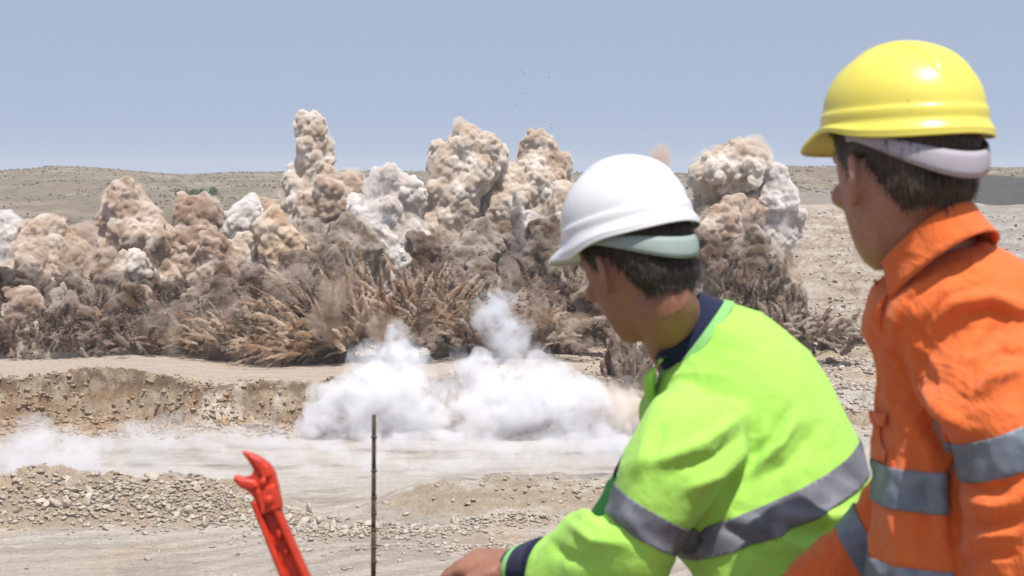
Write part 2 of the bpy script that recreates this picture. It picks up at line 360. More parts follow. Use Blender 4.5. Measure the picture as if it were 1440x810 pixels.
for i in np.nonzero(keep_)[0]:
    v, f = LF[i % 6]; s_ = rng.uniform(0.25, 0.75); VV.append(v * s_ + (xx[i], yy[i], hh[i] - 0.1)); FF.append(f + off); off += len(v)
link('scrub', mesh_np('scrub', np.concatenate(VV), np.concatenate(FF)), M_scrub, kind='stuff', label='dry scrub dotted over the far hillsides', cat='scrub', smooth=False)
for px_, d_ in ((252, 905), (262, 900), (274, 902), (286, 898), (300, 910)):
    x_ = (px_ - 720) / FPX * d_; h_ = float(height(np.array([x_]), np.array([float(d_)]))[0])
    t = bpy.data.objects.new('small_tree', None); C.objects.link(t); t.location = (x_, d_, h_); tag(t, 'small bright green tree on the far hillside above the brown plume', 'tree', 'green trees on the far hillside')
    v, f = leafy(260, np.array([2.0, 2.0, 1.5]), 0.5, px_); link('crown', mesh_np('crown', v + (0, 0, 0.9), f), M_grn, t, smooth=False)
    tv, tf = ico(1); link('trunk', mesh_np('trunk', tv * (0.15, 0.15, 1.3) + (0, 0, 1.1), tf), M_scrub, t)
# ------------------------------------------------------------------ haze over the pit and hills
bm = bmesh.new(); bmesh.ops.create_cube(bm, size=1); me = bpy.data.meshes.new('haze'); bm.to_mesh(me); bm.free()
hz = bpy.data.objects.new('haze', me); C.objects.link(hz); hz.scale = (28000, 4400, 90); hz.location = (0, 2000, -18.5); tag(hz, kind='stuff')
hm = bpy.data.materials.new('haze'); hm.use_nodes = True; hm.node_tree.nodes.clear()
ho = hm.node_tree.nodes.new('ShaderNodeOutputMaterial'); hp = hm.node_tree.nodes.new('ShaderNodeVolumePrincipled'); hp.inputs['Color'].default_value = (0.95, 0.96, 1, 1); hp.inputs['Density'].default_value = 0.00011
hm.node_tree.links.new(hp.outputs[0], ho.inputs['Volume']); me.materials.append(hm)
# ------------------------------------------------------------------ dust of the blast
def veil_mat(name, color, density, aniso=0.2):
    m = bpy.data.materials.new(name); m.use_nodes = True; t = m.node_tree; t.nodes.clear()
    o = t.nodes.new('ShaderNodeOutputMaterial'); p = t.nodes.new('ShaderNodeVolumePrincipled')
    p.inputs['Color'].default_value = (*color, 1); p.inputs['Density'].default_value = density; p.inputs['Anisotropy'].default_value = aniso
    t.links.new(p.outputs[0], o.inputs['Volume']); return m
def spheres(bl, IV=None, IF=None):
    IV = IV2 if IV is None else IV; IF = IF2 if IF is None else IF
    VV = []; FF = []; off = 0
    for c, r in bl:
        VV.append(IV * r + np.asarray(c)); FF.append(IF + off); off += len(IV)
    return np.concatenate(VV), np.concatenate(FF)
def column(spine, depth, seed, lobes=5, jit=0.55, flat=0.8, child=0.5):
    """lumps along a spine of (px, py, radius px), with smaller lumps budding from them"""
    r = np.random.default_rng(seed); bl = []; s = depth / FPX
    pts = [(np.array(at(px_, py_, depth)), rp * s) for px_, py_, rp in spine]
    for (c0, r0), (c1, r1) in zip(pts[:-1], pts[1:]):
        L = np.linalg.norm(c1 - c0); n = max(1, int(L / (0.55 * min(r0, r1)) + 0.5))
        for i in range(n):
            t = i / n; c = c0 * (1 - t) + c1 * t; rr = (r0 * (1 - t) + r1 * t)
            bl.append((c, rr * 0.84))
            for _ in range(lobes):
                d = r.normal(size=3); d[1] *= flat; d /= np.linalg.norm(d); q = rr * r.uniform(0.28, child)
                p = c + d * (rr - q) * r.uniform(0.95, 1.3); bl.append((p, q))
                for _ in range(2):
                    e = r.normal(size=3); e /= np.linalg.norm(e); bl.append((p + e * q * 0.85, q * r.uniform(0.3, 0.55)))
    bl.append((pts[-1][0], pts[-1][1] * 0.8))
    for _ in range(lobes * 2):
        d = r.normal(size=3); d /= np.linalg.norm(d); q = pts[-1][1] * r.uniform(0.25, 0.5); bl.append((pts[-1][0] + d * (pts[-1][1] - q) * 1.1, q))
    return bl
def billow(V, Nn, s, amp, seed, stretch=(1, 1, 1), off=None):
    f = worley(V / s / np.array(stretch), seed); return V + Nn * (amp * (0.55 - f * f))[:, None]
def arrays(me):
    me.calc_loop_triangles(); n = len(me.loop_triangles); t = np.empty(n * 3, dtype=np.int32); me.loop_triangles.foreach_get('vertices', t)
    return verts(me), t.reshape(-1, 3)
def cloud_mesh(bl, name, seed, voxel=0.22, scales=((3.4, 1.1), (1.7, 0.95), (0.95, 0.78), (0.5, 0.46)), warp=0.9, stretch=(1, 1, 1), clean=True):
    v, f = spheres(bl); me = remeshed(v, f, voxel * 1.35, 2, 0.5, name)
    V = verts(me); q = V / 4.0
    V = V + warp * np.stack([fbm(q, 3, seed), fbm(q + 31, 3, seed + 5), fbm(q + 57, 3, seed + 9)], 1); set_verts(me, V)
    for k, (s, a) in enumerate(scales):
        if k == 2:
            v, f = arrays(me); bpy.data.meshes.remove(me); me = remeshed(v, f, voxel, 0, 0.5, name)
        V = verts(me); n = norms(me)
        wq = V + 0.35 * s * np.stack([vnoise(V / s, 3), vnoise(V / s + 9, 4), vnoise(V / s + 17, 5)], 1)
        f1 = worley(wq / s / np.array(stretch), seed + 40 * k); V = V + n * (a * (0.5 - f1 * f1 * 1.3))[:, None]; set_verts(me, V)
    v, f = arrays(me); bpy.data.meshes.remove(me)
    return remeshed(v, f, voxel, 0, 0.5, name)
def grow(bl, k, dr): return [(c, r * k + dr) for c, r in bl]
VEILS = {}
def plume(name, bl, mat, seed, label, group=None, cat='dust plume', voxel=0.22, veil=None, vden=0.18, vgrow=(1.0, 0.2), **kw):
    me = cloud_mesh(bl, name, seed, voxel, **kw)
    o = link(name, me, mat, label=label, cat=cat, group=group)
    if veil:
        key = (veil, vden)
        if key not in VEILS: VEILS[key] = dust('dust_veil', veil, vden * 3.2, step=0.12, thin=0.0, s2=0.8, contrast=1.2)
        vm = cloud_mesh(grow(bl, *vgrow), 'dust_veil', seed + 500, 0.5, scales=((2.6, 1.1), (1.1, 0.5)), warp=1.0)
        link('dust_veil', vm, VEILS[key], o)
    return o

cy.volume_bounces = 12; cy.max_bounces = 14
def dust(name, color, density, step=0.1, thin=0.06, s2=0.9, contrast=1.9):
    """dust: a dense volume whose colour drifts between powder and earth and whose density is uneven"""
    m = veil_mat(name, color, density, 0.0); t = m.node_tree; p = [n for n in t.nodes if n.type == 'PRINCIPLED_VOLUME'][0]
    tc = t.nodes.new('ShaderNodeTexCoord'); n1 = t.nodes.new('ShaderNodeTexNoise'); n1.inputs['Scale'].default_value = 0.35; n1.inputs['Detail'].default_value = 3
    n2 = t.nodes.new('ShaderNodeTexNoise'); n2.inputs['Scale'].default_value = s2; n2.inputs['Detail'].default_value = 4; n2.inputs['Roughness'].default_value = 0.7
    t.links.new(tc.outputs['Object'], n1.inputs['Vector']); t.links.new(tc.outputs['Object'], n2.inputs['Vector'])
    mx = t.nodes.new('ShaderNodeMix'); mx.data_type = 'RGBA'; mx.inputs[6].default_value = (*[c ** contrast for c in color], 1); mx.inputs[7].default_value = (*[c ** 0.7 for c in color], 1)
    r1 = t.nodes.new('ShaderNodeMapRange'); r1.inputs[1].default_value = 0.38; r1.inputs[2].default_value = 0.62; t.links.new(n1.outputs[0], r1.inputs[0]); t.links.new(r1.outputs[0], mx.inputs[0]); t.links.new(mx.outputs[2], p.inputs['Color'])
    r2 = t.nodes.new('ShaderNodeMapRange'); r2.inputs[1].default_value = 0.42; r2.inputs[2].default_value = 0.6; r2.inputs[3].default_value = thin * density; r2.inputs[4].default_value = density; t.links.new(n2.outputs[0], r2.inputs[0]); t.links.new(r2.outputs[0], p.inputs['Density'])
    m.cycles.volume_step_rate = step
    return m
M_tan = dust('tan_dust', (0.86, 0.785, 0.705), 13, thin=0.2, s2=1.2); M_brown = dust('brown_dust', (0.79, 0.69, 0.60), 11, thin=0.15, s2=1.1); M_cream = dust('cream_dust', (0.91, 0.865, 0.81), 15, thin=0.22, s2=1.2)
M_white = dust('pale_dust', (0.915, 0.89, 0.87), 14, thin=0.2, s2=1.2); M_ochre = dust('ochre_dust', (0.885, 0.80, 0.68), 15, thin=0.22, s2=1.2); M_dark = dust('dark_shaded_dust', (0.35, 0.27, 0.22), 9)  # M_dark: brown of the earth, deepened to paint in shade of the base
M_grey = dust('grey_dust', (0.65, 0.57, 0.49), 8); M_mid = dust('grey_brown_dust', (0.54, 0.44, 0.355), 8); 
def earth_mat(name, a, b_):
    g = N(name); co = g.coord(); n1 = g.noise(co, 0.5, 3, 0.6); n2 = g.noise(co, 3.0, 5, 0.7)
    return g.fin(g.mix(g.ramp(n2, [(0.4, (0, 0, 0)), (0.62, (1, 1, 1))]), a, b_), 1.0, g.bump(n2, 1.0, 0.3), 0.0)
M_jet = dust('jet_earth', (0.76, 0.635, 0.505), 9, step=0.06, thin=0.1, s2=2.2, contrast=2.2); M_jetd = dust('jet_earth_dark', (0.42, 0.325, 0.255), 9, step=0.06, thin=0.1, s2=2.2); M_jetg = dust('jet_earth_grey', (0.66, 0.57, 0.485), 8, step=0.06, thin=0.1, s2=2.2, contrast=2.2); M_clod = earth_mat('clods', (0.06, 0.045, 0.035), (0.25, 0.18, 0.13))
VT = (0.88, 0.79, 0.69); VW = (0.94, 0.92, 0.90); VB = (0.78, 0.67, 0.58); VG = (0.82, 0.78, 0.75)
G1 = 'dust plumes of the blast'
def P(spine, depth, mat, seed, label, veil=VT, name='dust_plume', lobes=7, **kw):
    ck = {k: kw.pop(k) for k in ('jit', 'flat', 'child') if k in kw}
    return plume(name, column(spine, depth, seed, lobes, **ck), mat, seed, label, G1, veil=veil, **kw)
SOFT = dict(vden=0.4, vgrow=(1.03, 0.35))
P([(10, 440, 50), (6, 370, 36), (14, 330, 26), (10, 312, 16)], 300, M_white, 11, 'pale grey dust plume cut by the left edge of the photo', VW)
P([(70, 440, 54), (84, 375, 46), (62, 345, 34), (70, 330, 22)], 296, M_tan, 12, 'broad low tan dust cloud second from the left edge', **SOFT)
P([(130, 430, 46), (128, 370, 40), (118, 345, 28)], 299, M_brown, 13, 'brown dust cloud between the broad tan cloud and the lobed tan plume', VB, **SOFT)
P([(190, 440, 56), (195, 370, 48), (190, 325, 42), (175, 300, 32), (178, 276, 18)], 292, M_tan, 14, 'tall lobed tan plume highest of the left group')
P([(180, 405, 22), (188, 376, 25), (198, 386, 20)], 282, M_cream, 15, 'small cream puff in front of the lobed tan plume')
P([(262, 440, 52), (276, 370, 48), (272, 320, 32), (284, 300, 22), (268, 290, 14)], 295, M_brown, 16, 'darker brown soft plume right of the lobed tan plume', VB, **SOFT)
P([(318, 420, 34), (318, 350, 30), (312, 318, 18)], 306, M_tan, 61, 'small tan puff behind between brown plume and white plume')
P([(352, 400, 30), (340, 345, 28), (338, 312, 26), (345, 290, 18)], 296, M_white, 17, 'whitish plume with a smooth bright left side', VW, **SOFT)
P([(382, 345, 26), (376, 305, 20)], 302, M_tan, 62, 'tan dust behind the whitish plume')
P([(405, 388, 30), (396, 345, 30), (384, 318, 22)], 287, M_ochre, 18, 'yellow ochre lumpy dust cloud, the most yellow one', VT, vden=0.2)
P([(455, 370, 44), (432, 310, 38), (424, 268, 28), (440, 238, 24), (446, 210, 26), (438, 190, 22)], 300, M_cream, 19, 'tallest narrow cream plume of the left half rising into the sky', VT, vden=0.3)
P([(445, 290, 30), (478, 278, 34), (488, 262, 22)], 296, M_tan, 20, 'tan shoulder of dust on the right of the tallest narrow plume')
P([(505, 400, 40), (500, 345, 38)], 302, M_mid, 64, 'grey brown dust between the tallest plume and the cauliflower plume', VB)
P([(545, 430, 56), (535, 360, 50), (535, 310, 42), (556, 276, 32), (540, 258, 24)], 292, M_white, 21, 'pinkish white cauliflower plume below the skyline', VW, vden=0.25)
P([(640, 410, 58), (630, 340, 42), (640, 295, 38), (655, 245, 42), (632, 225, 32), (672, 218, 34), (652, 196, 22)], 296, M_cream, 22, 'big round headed cream plume above the skyline in the middle', VT, vden=0.25)
P([(725, 420, 60), (708, 340, 50), (718, 285, 44), (745, 262, 34)], 300, M_cream, 23, 'cream dust bank between the big round headed plume and the tan cloud')
P([(790, 390, 60), (780, 320, 48), (765, 262, 44), (758, 232, 34), (752, 214, 20)], 308, M_tan, 24, 'soft tan plume just left of the white hard hat', VT, **SOFT)
P([(590, 410, 46), (592, 340, 40), (598, 310, 24)], 303, M_tan, 63, 'brown dust between the white cauliflower plume and the big cream plume', VB, **SOFT)
P([(744, 316, 12), (768, 342, 17), (755, 362, 18), (790, 378, 16)], 285, M_white, 25, 'thin white streaky dust beside the dark spike', VW, vden=0.3)
P([(712, 340, 12), (698, 400, 20), (690, 430, 26)], 286, M_grey, 26, 'pale thin dust jet left of the dark spike', VW, vden=0.3)
P([(1060, 450, 60), (1052, 370, 58), (1042, 310, 60), (1030, 262, 48), (1040, 240, 36)], 290, M_tan, 27, 'large tan plume between the white and yellow hard hats', VT, vden=0.3)
P([(1088, 330, 30), (1090, 285, 28), (1080, 250, 20)], 286, M_white, 28, 'pale smooth lobe on the right of the large tan plume', VW, **SOFT)
P([(1005, 250, 32), (1050, 232, 32), (1056, 216, 18)], 285, M_cream, 29, 'rounded cream crown of the large tan plume')
P([(1010, 320, 34), (1040, 300, 30)], 283, M_tan, 30, 'cream ledge of dust half way up the large tan plume')
for k, (fx, fy, fr_, fm, fl_) in enumerate([(35, 372, 30, M_tan, 'tan dust lump between the pale left plume and the broad tan cloud'), (155, 385, 34, M_brown, 'brown hollow between the broad tan cloud and the lobed tan plume'), (235, 372, 36, M_tan, 'tan dust filling the gap right of the lobed tan plume'),
    (300, 375, 36, M_brown, 'red brown dust right of the soft brown plume'), (345, 365, 26, M_cream, 'cream ball of dust under the whitish plume'), (440, 350, 34, M_grey, 'grey dust under the tallest narrow plume'), (490, 350, 36, M_grey, 'grey lumpy dust left of the cauliflower plume'), (575, 350, 36, M_white, 'pale dust right of the cauliflower plume'),
    (625, 370, 40, M_grey, 'grey dust at the waist of the big round headed plume'), (680, 360, 40, M_grey, 'grey dust left of the dark spike'), (810, 370, 46, M_grey, 'grey dust beside the peak of the white hard hat'), (760, 370, 36, M_grey, 'grey dust right of the dark spike'), (800, 300, 34, M_tan, 'tan dust touching the white hard hat'), (990, 330, 34, M_tan, 'tan dust right behind the white hard hat')]):
    P([(fx, fy + fr_, fr_), (fx + 6, fy, fr_), (fx, fy - fr_ * 0.6, fr_ * 0.6)], 287 + (k % 3) * 3, fm, 800 + k, fl_, VT, vden=0.2)
# loose dust hanging between the plumes
M_bank = dust('hanging_dust', (0.80, 0.71, 0.62), 0.16, step=0.2, thin=0.15, s2=0.25)
for k, (sp, dz, fl_) in enumerate([([(-30, 430, 60), (60, 410, 66), (160, 420, 66), (260, 420, 62)], 297, 'loose brown dust hanging between the plumes on the left'), ([(280, 420, 60), (380, 400, 66), (480, 400, 70), (560, 410, 66)], 297, 'loose dust hanging between the plumes in the middle'), ([(580, 400, 80), (680, 380, 84), (780, 370, 84), (860, 400, 66)], 297, 'loose dust hanging behind the white hard hat'), ([(990, 400, 60), (1060, 390, 74), (1120, 430, 44)], 288, 'loose dust round the large tan plume')]):
    link('hanging_dust', cloud_mesh(column(sp, dz, 700 + k, 5), 'hanging_dust', 700 + k, 0.5, scales=((3.0, 1.5), (1.4, 0.7)), warp=1.5), M_bank, label=fl_, cat='dust', kind='stuff')
P([(895, 450, 56), (890, 380, 50), (880, 320, 40)], 296, M_tan, 31, 'tan plume mostly hidden behind the white hard hat')
P([(950, 450, 50), (945, 390, 46), (940, 340, 34)], 298, M_brown, 32, 'brown dust behind the head of the man in green', VB, **SOFT)
# the floating puff, soft through and through
fl = [(np.array(at(928, 222, 300)), 1.25), (np.array(at(931, 214, 300)), 1.0), (np.array(at(925, 231, 300)), 1.0)]
puff = None
for k, (gs, dn) in enumerate(((0.6, 0.5), (1.0, 0.3), (1.4, 0.16))):
    m = cloud_mesh(grow(fl, gs, 0.15), 'dust_puff' if k == 0 else 'dust_veil', 70 + k, 0.25, scales=((1.2, 0.6), (0.5, 0.3)), warp=0.4)
    if k == 0: puff = link('dust_puff', m, veil_mat('puff', (0.86, 0.72, 0.62), dn), label='small isolated brownish puff in the sky right of the white hard hat', cat='dust puff')
    else: link('dust_veil', m, veil_mat('puff', (0.86, 0.72, 0.62), dn), puff)
# standing curtain of earth along the base, in two ranks
bases = [(15, 440, 46, M_dark, 'leftmost, against the photo edge'), (58, 455, 36, M_dark, 'second from the left edge'), (100, 452, 42, M_grey, 'third from the left edge, lighter'), (150, 450, 44, M_mid, 'below the broad tan cloud'),
  (205, 450, 50, M_mid, 'below the lobed tan plume'), (252, 455, 44, M_dark, 'below the soft brown plume'), (305, 452, 48, M_mid, 'left of the spiky burst, paler'), (360, 450, 46, M_mid, 'just left of the big spiky burst'),
  (420, 430, 50, M_mid, 'behind the left rays of the big burst'), (480, 420, 46, M_mid, 'behind the middle of the big burst'), (600, 430, 54, M_mid, 'behind the right rays of the big burst'), (655, 420, 56, M_grey, 'below the big round headed plume'), (715, 430, 52, M_dark, 'below the dark spike'),
  (770, 430, 60, M_mid, 'left of the face of the man in green'), (835, 440, 64, M_mid, 'touching the face of the man in green'), (1000, 420, 60, M_mid, 'right of the green collar, dark'), (1060, 425, 60, M_grey, 'under the large tan plume'), (1112, 452, 36, M_mid, 'lowest right end of the blast')]
for k, (bx, by, br, bm_, nm) in enumerate(bases):
    r = np.random.default_rng(100 + k); dep = 280 + r.uniform(-5, 4)
    sp = [(bx + r.uniform(-6, 6), 488 + r.uniform(-4, 8), br * 0.62), (bx, by, br * 0.85), (bx + r.uniform(-12, 12), by - br * 0.7, br * 0.62), (bx + r.uniform(-16, 16), by - br * (r.uniform(0.6, 0.75) if bm_ is M_dark else r.uniform(1.1, 1.5)), br * 0.4)]
    plume('dust_curtain', column(sp, dep, 100 + k, 7, child=0.42), bm_, 100 + k, 'dark earth and dust thrown up, ' + nm, 'earth curtains along the foot of the blast', 'dust curtain',
          stretch=(1, 1, 1.5), veil=(0.66, 0.56, 0.48) if k % 2 else None, vden=0.07, vgrow=(1.03, 0.4))
fr = np.random.default_rng(77)
for k in range(16):
    bx = 10 + k * 27 + fr.uniform(-8, 8); by = fr.uniform(415, 470); br = fr.uniform(15, 26)
    sp = [(bx + fr.uniform(-8, 8), by + 25, br), (bx, by, br), (bx + fr.uniform(-8, 8), by - 18, br * 0.7)]
    plume('dust_lump', column(sp, 268 + fr.uniform(-2, 3), 400 + k, 7), (M_grey, M_dark, M_mid, M_brown)[int(fr.integers(4))], 400 + k, 'ragged lump of brown dust low in front of the earth curtain, left half', 'ragged lumps low in the blast', 'dust lump', veil=None)
for k in range(9):
    bx = 640 + k * 24 + fr.uniform(-8, 8); by = fr.uniform(395, 455); br = fr.uniform(16, 30)
    sp = [(bx + fr.uniform(-8, 8), by + 25, br), (bx, by, br), (bx + fr.uniform(-8, 8), by - 16, br * 0.7)]
    plume('dust_lump', column(sp, 268 + fr.uniform(-2, 3), 430 + k, 7), (M_grey, M_mid, M_mid)[int(fr.integers(3))], 430 + k, 'ragged lump of grey dust low behind the white smoke', 'ragged grey lumps behind the white smoke', 'dust lump', veil=None)
# skirt of small kicked up dust on the bench
for k in range(15):
    r = np.random.default_rng(300 + k); bx = 10 + k * 32 + r.uniform(-10, 10)
    sp = [(bx - 12, 503, r.uniform(5, 9)), (bx + 8, 496 + r.uniform(-4, 2), r.uniform(7, 15)), (bx + 20, 503, 6)]
    plume('dust_puff', column(sp, 264, 300 + k, 4), (M_tan, M_cream)[k % 2], 300 + k, 'low tan puff kicked up at the foot of the blast on the bench', 'low puffs along the bench', 'dust puff', voxel=0.2,
          scales=((1.4, 0.6), (0.6, 0.3)), warp=0.5, veil=VT, vden=0.3, vgrow=(1.1, 0.4))
# radiating bursts: fans of ragged jets of earth
M_bveil = dust('burst_veil', (0.62, 0.515, 0.42), 0.4, thin=0.05, s2=0.6)
def burst(cx, cy, depth, fan, n, lmin, lmax, w0, seed, mat, label, fall=0.0, base=(30.0, 8.0), name='earth_burst', veil=False):
    r = np.random.default_rng(seed); VV = []; FF = []; off = 0; s = depth / FPX; m = 15; K = 7; ends = []
    for i in range(n):
        u = (i + r.uniform(-.5, .5)) / n; a = R(fan[0] + (fan[1] - fan[0]) * u + r.normal() * 5); L = (lmin + (lmax - lmin) * r.random() ** 1.5) * s
        d = np.array([math.cos(a), r.uniform(-0.7, 0.4), math.sin(a)]); d /= np.linalg.norm(d); q0 = r.uniform(0, 0.45)
        st = np.array(at(cx + math.cos(a) * base[0] + r.normal() * base[0] * 0.5, cy + r.normal() * base[1], depth)) + np.array([0, r.normal() * 1.8, 0]) + d * L * q0
        side = np.cross(d, [0.3, 1, 0.2]); side /= np.linalg.norm(side); up2 = np.cross(side, d); wv = w0 * r.uniform(0.4, 1.5) * s; cv = r.normal() * 3.0 * s; ph = r.uniform(0, 3); ring = []
        tw_ = r.uniform(0.5, 1.0); jr = r.uniform(0.55, 1.35, (m, K)); jc = np.cumsum(r.normal(size=(m, 3)) * 0.012 * L, 0) * 0.5
        for j in range(m):
            t = j / (m - 1); c = st + d * L * t + np.array([0, 0, -fall * s * t * t]) + side * cv * math.sin(t * 3 + ph) + jc[j]
            rad = wv * (0.5 + 0.9 * math.sin(0.3 + t * 2.6)) * (1 - t) ** (0.5 * tw_) + 0.05
            an = np.arange(K) * 2 * math.pi / K + j * 0.4
            ring.append(c[None] + (side[None] * np.cos(an)[:, None] + up2[None] * np.sin(an)[:, None]) * (rad * jr[j])[:, None])
        VV.append(np.concatenate(ring)); j0 = np.arange(m - 1)[:, None] * K; q = np.arange(K)[None]; A = j0 + q; B = j0 + (q + 1) % K
        FF.append(np.stack([A, B, B + K, A + K], -1).reshape(-1, 4) + off); off += m * K; ends.append((st + d * L * 0.45, L * 0.33 + 0.4))
    fq = np.concatenate(FF); v_ = np.concatenate(VV)
    caps = np.concatenate([np.array([[i * m * K, i * m * K + q + 1, i * m * K + q] for q in range(1, K - 1)] + [[i * m * K + (m - 1) * K, i * m * K + (m - 1) * K + q, i * m * K + (m - 1) * K + q + 1] for q in range(1, K - 1)]) for i in range(n)])
    me = remeshed(v_, np.concatenate([fq[:, :3], fq[:, [0, 2, 3]], caps]), 0.13, 0, 0.3, name)
    V = verts(me); n_ = norms(me); set_verts(me, V + n_ * (0.16 * (0.5 - worley(V / 0.5, seed + 3) ** 2))[:, None])
    o = link(name, me, mat, label=label, cat='earth burst', group='spiky bursts of earth')
    # clods shaken loose around the jets
    k = 160 + n; cp = np.array([ends[int(i)][0] for i in r.integers(0, n, k)]) + r.normal(size=(k, 3)) * (2.2, 1.2, 1.8) + (0, 0, 0.8); cs = 0.06 + 0.22 * r.random(k) ** 2
    cv_ = np.concatenate([ROCKS1[i % 10] * cs[i] + cp[i] for i in range(k)]); cf = np.concatenate([IF1 + len(IV1) * i for i in range(k)])
    cl = link('flying_clods', mesh_np('flying_clods', cv_, cf), M_clod, o, smooth=False, kind='stuff')
    if veil:
        pick = r.permutation(n)[:26]; vm = cloud_mesh([(ends[i][0], min(2.6, ends[i][1] * 0.9)) for i in pick], 'dust_veil', seed + 900, 0.32, scales=((2.0, 0.9), (0.9, 0.5)), warp=0.8)
        link('dust_veil', vm, M_bveil, o)
    return o
def blastfan(cx, cy, depth, fan, n, lmin, lmax, mats, seed, label, fall, base, w0=2.5):
    burst(cx, cy, depth, fan, int(n * 1.35), lmin, lmax, w0, seed, mats[0], label, fall, base, veil=(seed in (41, 44, 43)))
    burst(cx, cy + 3, depth + 2.5, fan, int(n * 0.8), lmin, lmax * 1.0, w0 * 1.2, seed + 500, mats[1], 'darker earth behind the ' + label, fall * 0.7, base)
JJ = (M_jet, M_jetd)
blastfan(520, 482, 262, (168, 50), 170, 35, 112, JJ, 41, 'largest spiky burst of brown earth fanning out mid picture', 16, (60, 12))
blastfan(470, 488, 259, (190, 115), 100, 30, 80, JJ, 46, 'left fan of the largest burst drooping towards the bench', 22, (50, 7), w0=1.9)
blastfan(590, 455, 263, (150, 50), 110, 30, 80, JJ, 42, 'narrow upright burst right of the largest one', 10, (40, 20))
blastfan(700, 470, 258, (150, 20), 110, 25, 60, (M_jetg, M_jet), 43, 'curling brown burst above the white smoke', 22, (70, 14))
blastfan(345, 485, 262, (165, 60), 120, 20, 62, JJ, 44, 'smaller burst left of the largest one', 16, (50, 10), w0=1.9)
blastfan(200, 486, 263, (150, 30), 100, 15, 48, (M_jetd, M_jetg), 47, 'low ragged burst under the lobed tan plume', 10, (70, 10))
blastfan(60, 486, 263, (150, 30), 100, 15, 48, (M_jetd, M_jetg), 48, 'low dark burst near the left edge of the photo', 10, (70, 10))
blastfan(878, 556, 240, (98, 82), 80, 40, 84, (M_jetg, M_jetd), 45, 'column of falling earth below the chin of the man in green', 3, (27, 5), w0=3.4)
blastfan(1115, 478, 268, (130, 10), 90, 20, 55, (M_jetg, M_jetd), 49, 'small burst at the right foot of the large tan plume', 16, (36, 10))
for k, (fx, fy, fn, fl_) in enumerate([(30, 470, 60, 'dark vertical streaks at the left edge'), (110, 470, 60, 'vertical streaks of earth under the broad tan cloud'), (250, 470, 60, 'vertical streaks of earth under the soft brown plume'), (420, 440, 50, 'vertical streaks of earth behind the left of the largest burst'), (660, 430, 60, 'upright streaks of earth under the big round headed plume'), (790, 440, 60, 'upright streaks of earth beside the face of the man in green'), (1060, 440, 60, 'upright streaks of earth under the large tan plume')]):
    burst(fx, fy, 271, (112, 68), fn, 20, 60, 2.4, 900 + k, (M_jetd, M_jetg)[k % 2], fl_, 4, (34, 14))
# stones flung into the sky
fm = mesh_np('flying_stone', ROCKS1[0], IF1); fm.materials.append(MR_b); fr = np.random.default_rng(9)
for k in range(34):
    o = bpy.data.objects.new('flying_stone', fm); C.objects.link(o); o.location = at(fr.normal(745, 45), fr.uniform(95, 205), 295); s_ = fr.uniform(0.05, 0.15); o.scale = (s_,) * 3; tag(o, 'tiny dark stone flung into the sky above the blast', 'stone', 'stones in the air above the blast')
# dark spike
sp = [(775, 430, 30), (752, 390, 21), (735, 340, 13), (725, 305, 9), (722, 282, 6), (721, 272, 4)]
plume('debris_spike', column(sp, 280, 51, 3, child=0.35), dust('spike', (0.45, 0.41, 0.39), 4.0), 51, 'dark leaning spike of earth in the middle of the blast', cat='debris spike', voxel=0.2, scales=((1.0, 0.4), (0.45, 0.2)), warp=0.3, veil=VG, vden=0.15)
# white powder smoke: nested soft volumes
SMK = {}
def smoke_mat(color, dn):
    k = (color, dn)
    if k not in SMK: SMK[k] = dust('smoke', color, dn, step=0.15, thin=0.04, s2=0.38, contrast=1.6)
    return SMK[k]
def smoke(spine, depth, seed, label, color=(0.955, 0.955, 0.965), dens=(0.8, 0.55, 0.28), grows=((0.8, 0), (1.0, 0.15), (1.3, 0.5)), group='white smoke rolling over the pit floor', lobes=6, flat=0.8, vox=0.35, cat='smoke'):
    bl = column(spine, depth, seed, lobes, flat=flat); root = None
    for k, (gq, dn) in enumerate(zip(grows, dens)):
        m = cloud_mesh(grow(bl, *gq), 'smoke' if k == 0 else 'smoke_layer', seed + k, vox, scales=((2.8, 1.2), (1.3, 0.7), (0.6, 0.3)), warp=1.2 + 0.4 * k)
        if k == 0: root = link('smoke', m, smoke_mat(color, dn), label=label, cat=cat, group=group)
        else: link('smoke_layer', m, smoke_mat(color, dn), root)
    return root
smoke([(458, 590, 32), (498, 566, 44), (545, 548, 42), (590, 572, 40), (618, 594, 30)], 226, 81, 'bright white smoke bank left, above the thin steel rod')
smoke([(676, 598, 34), (712, 566, 46), (765, 552, 44), (800, 572, 36), (838, 598, 26)], 226, 82, 'bright white smoke bank right, near the man in green')
smoke([(552, 520, 28), (558, 492, 20), (560, 476, 12)], 230, 83, 'small white puff rising from the left smoke bank', dens=(0.8, 0.5, 0.25))
smoke([(672, 535, 28), (668, 512, 22)], 230, 84, 'small white puff rising between the two smoke banks', dens=(0.5, 0.35, 0.2))
smoke([(636, 600, 18), (650, 585, 20)], 228, 94, 'thin greyish smoke in the gap between the two banks', (0.94, 0.92, 0.90), dens=(0.35, 0.25, 0.15))
smoke([(725, 505, 28), (705, 465, 30), (685, 440, 20)], 250, 85, 'thin bluish smoke wisp in front of the grey dust', (0.93, 0.95, 0.98), dens=(0.3, 0.2, 0.12))
smoke([(840, 590, 28), (872, 575, 30), (895, 592, 24)], 228, 86, 'cream dusty smoke right of the white banks', (0.95, 0.90, 0.84), dens=(0.8, 0.5, 0.25))
smoke([(20, 652, 22), (75, 640, 28), (115, 652, 20)], 200, 87, 'thin white smoke drifting at the left edge over the floor', dens=(0.35, 0.25, 0.14))
smoke([(60, 625, 16), (85, 612, 14)], 214, 90, 'wisp of smoke standing in front of the bench face', dens=(0.35, 0.25, 0.14))
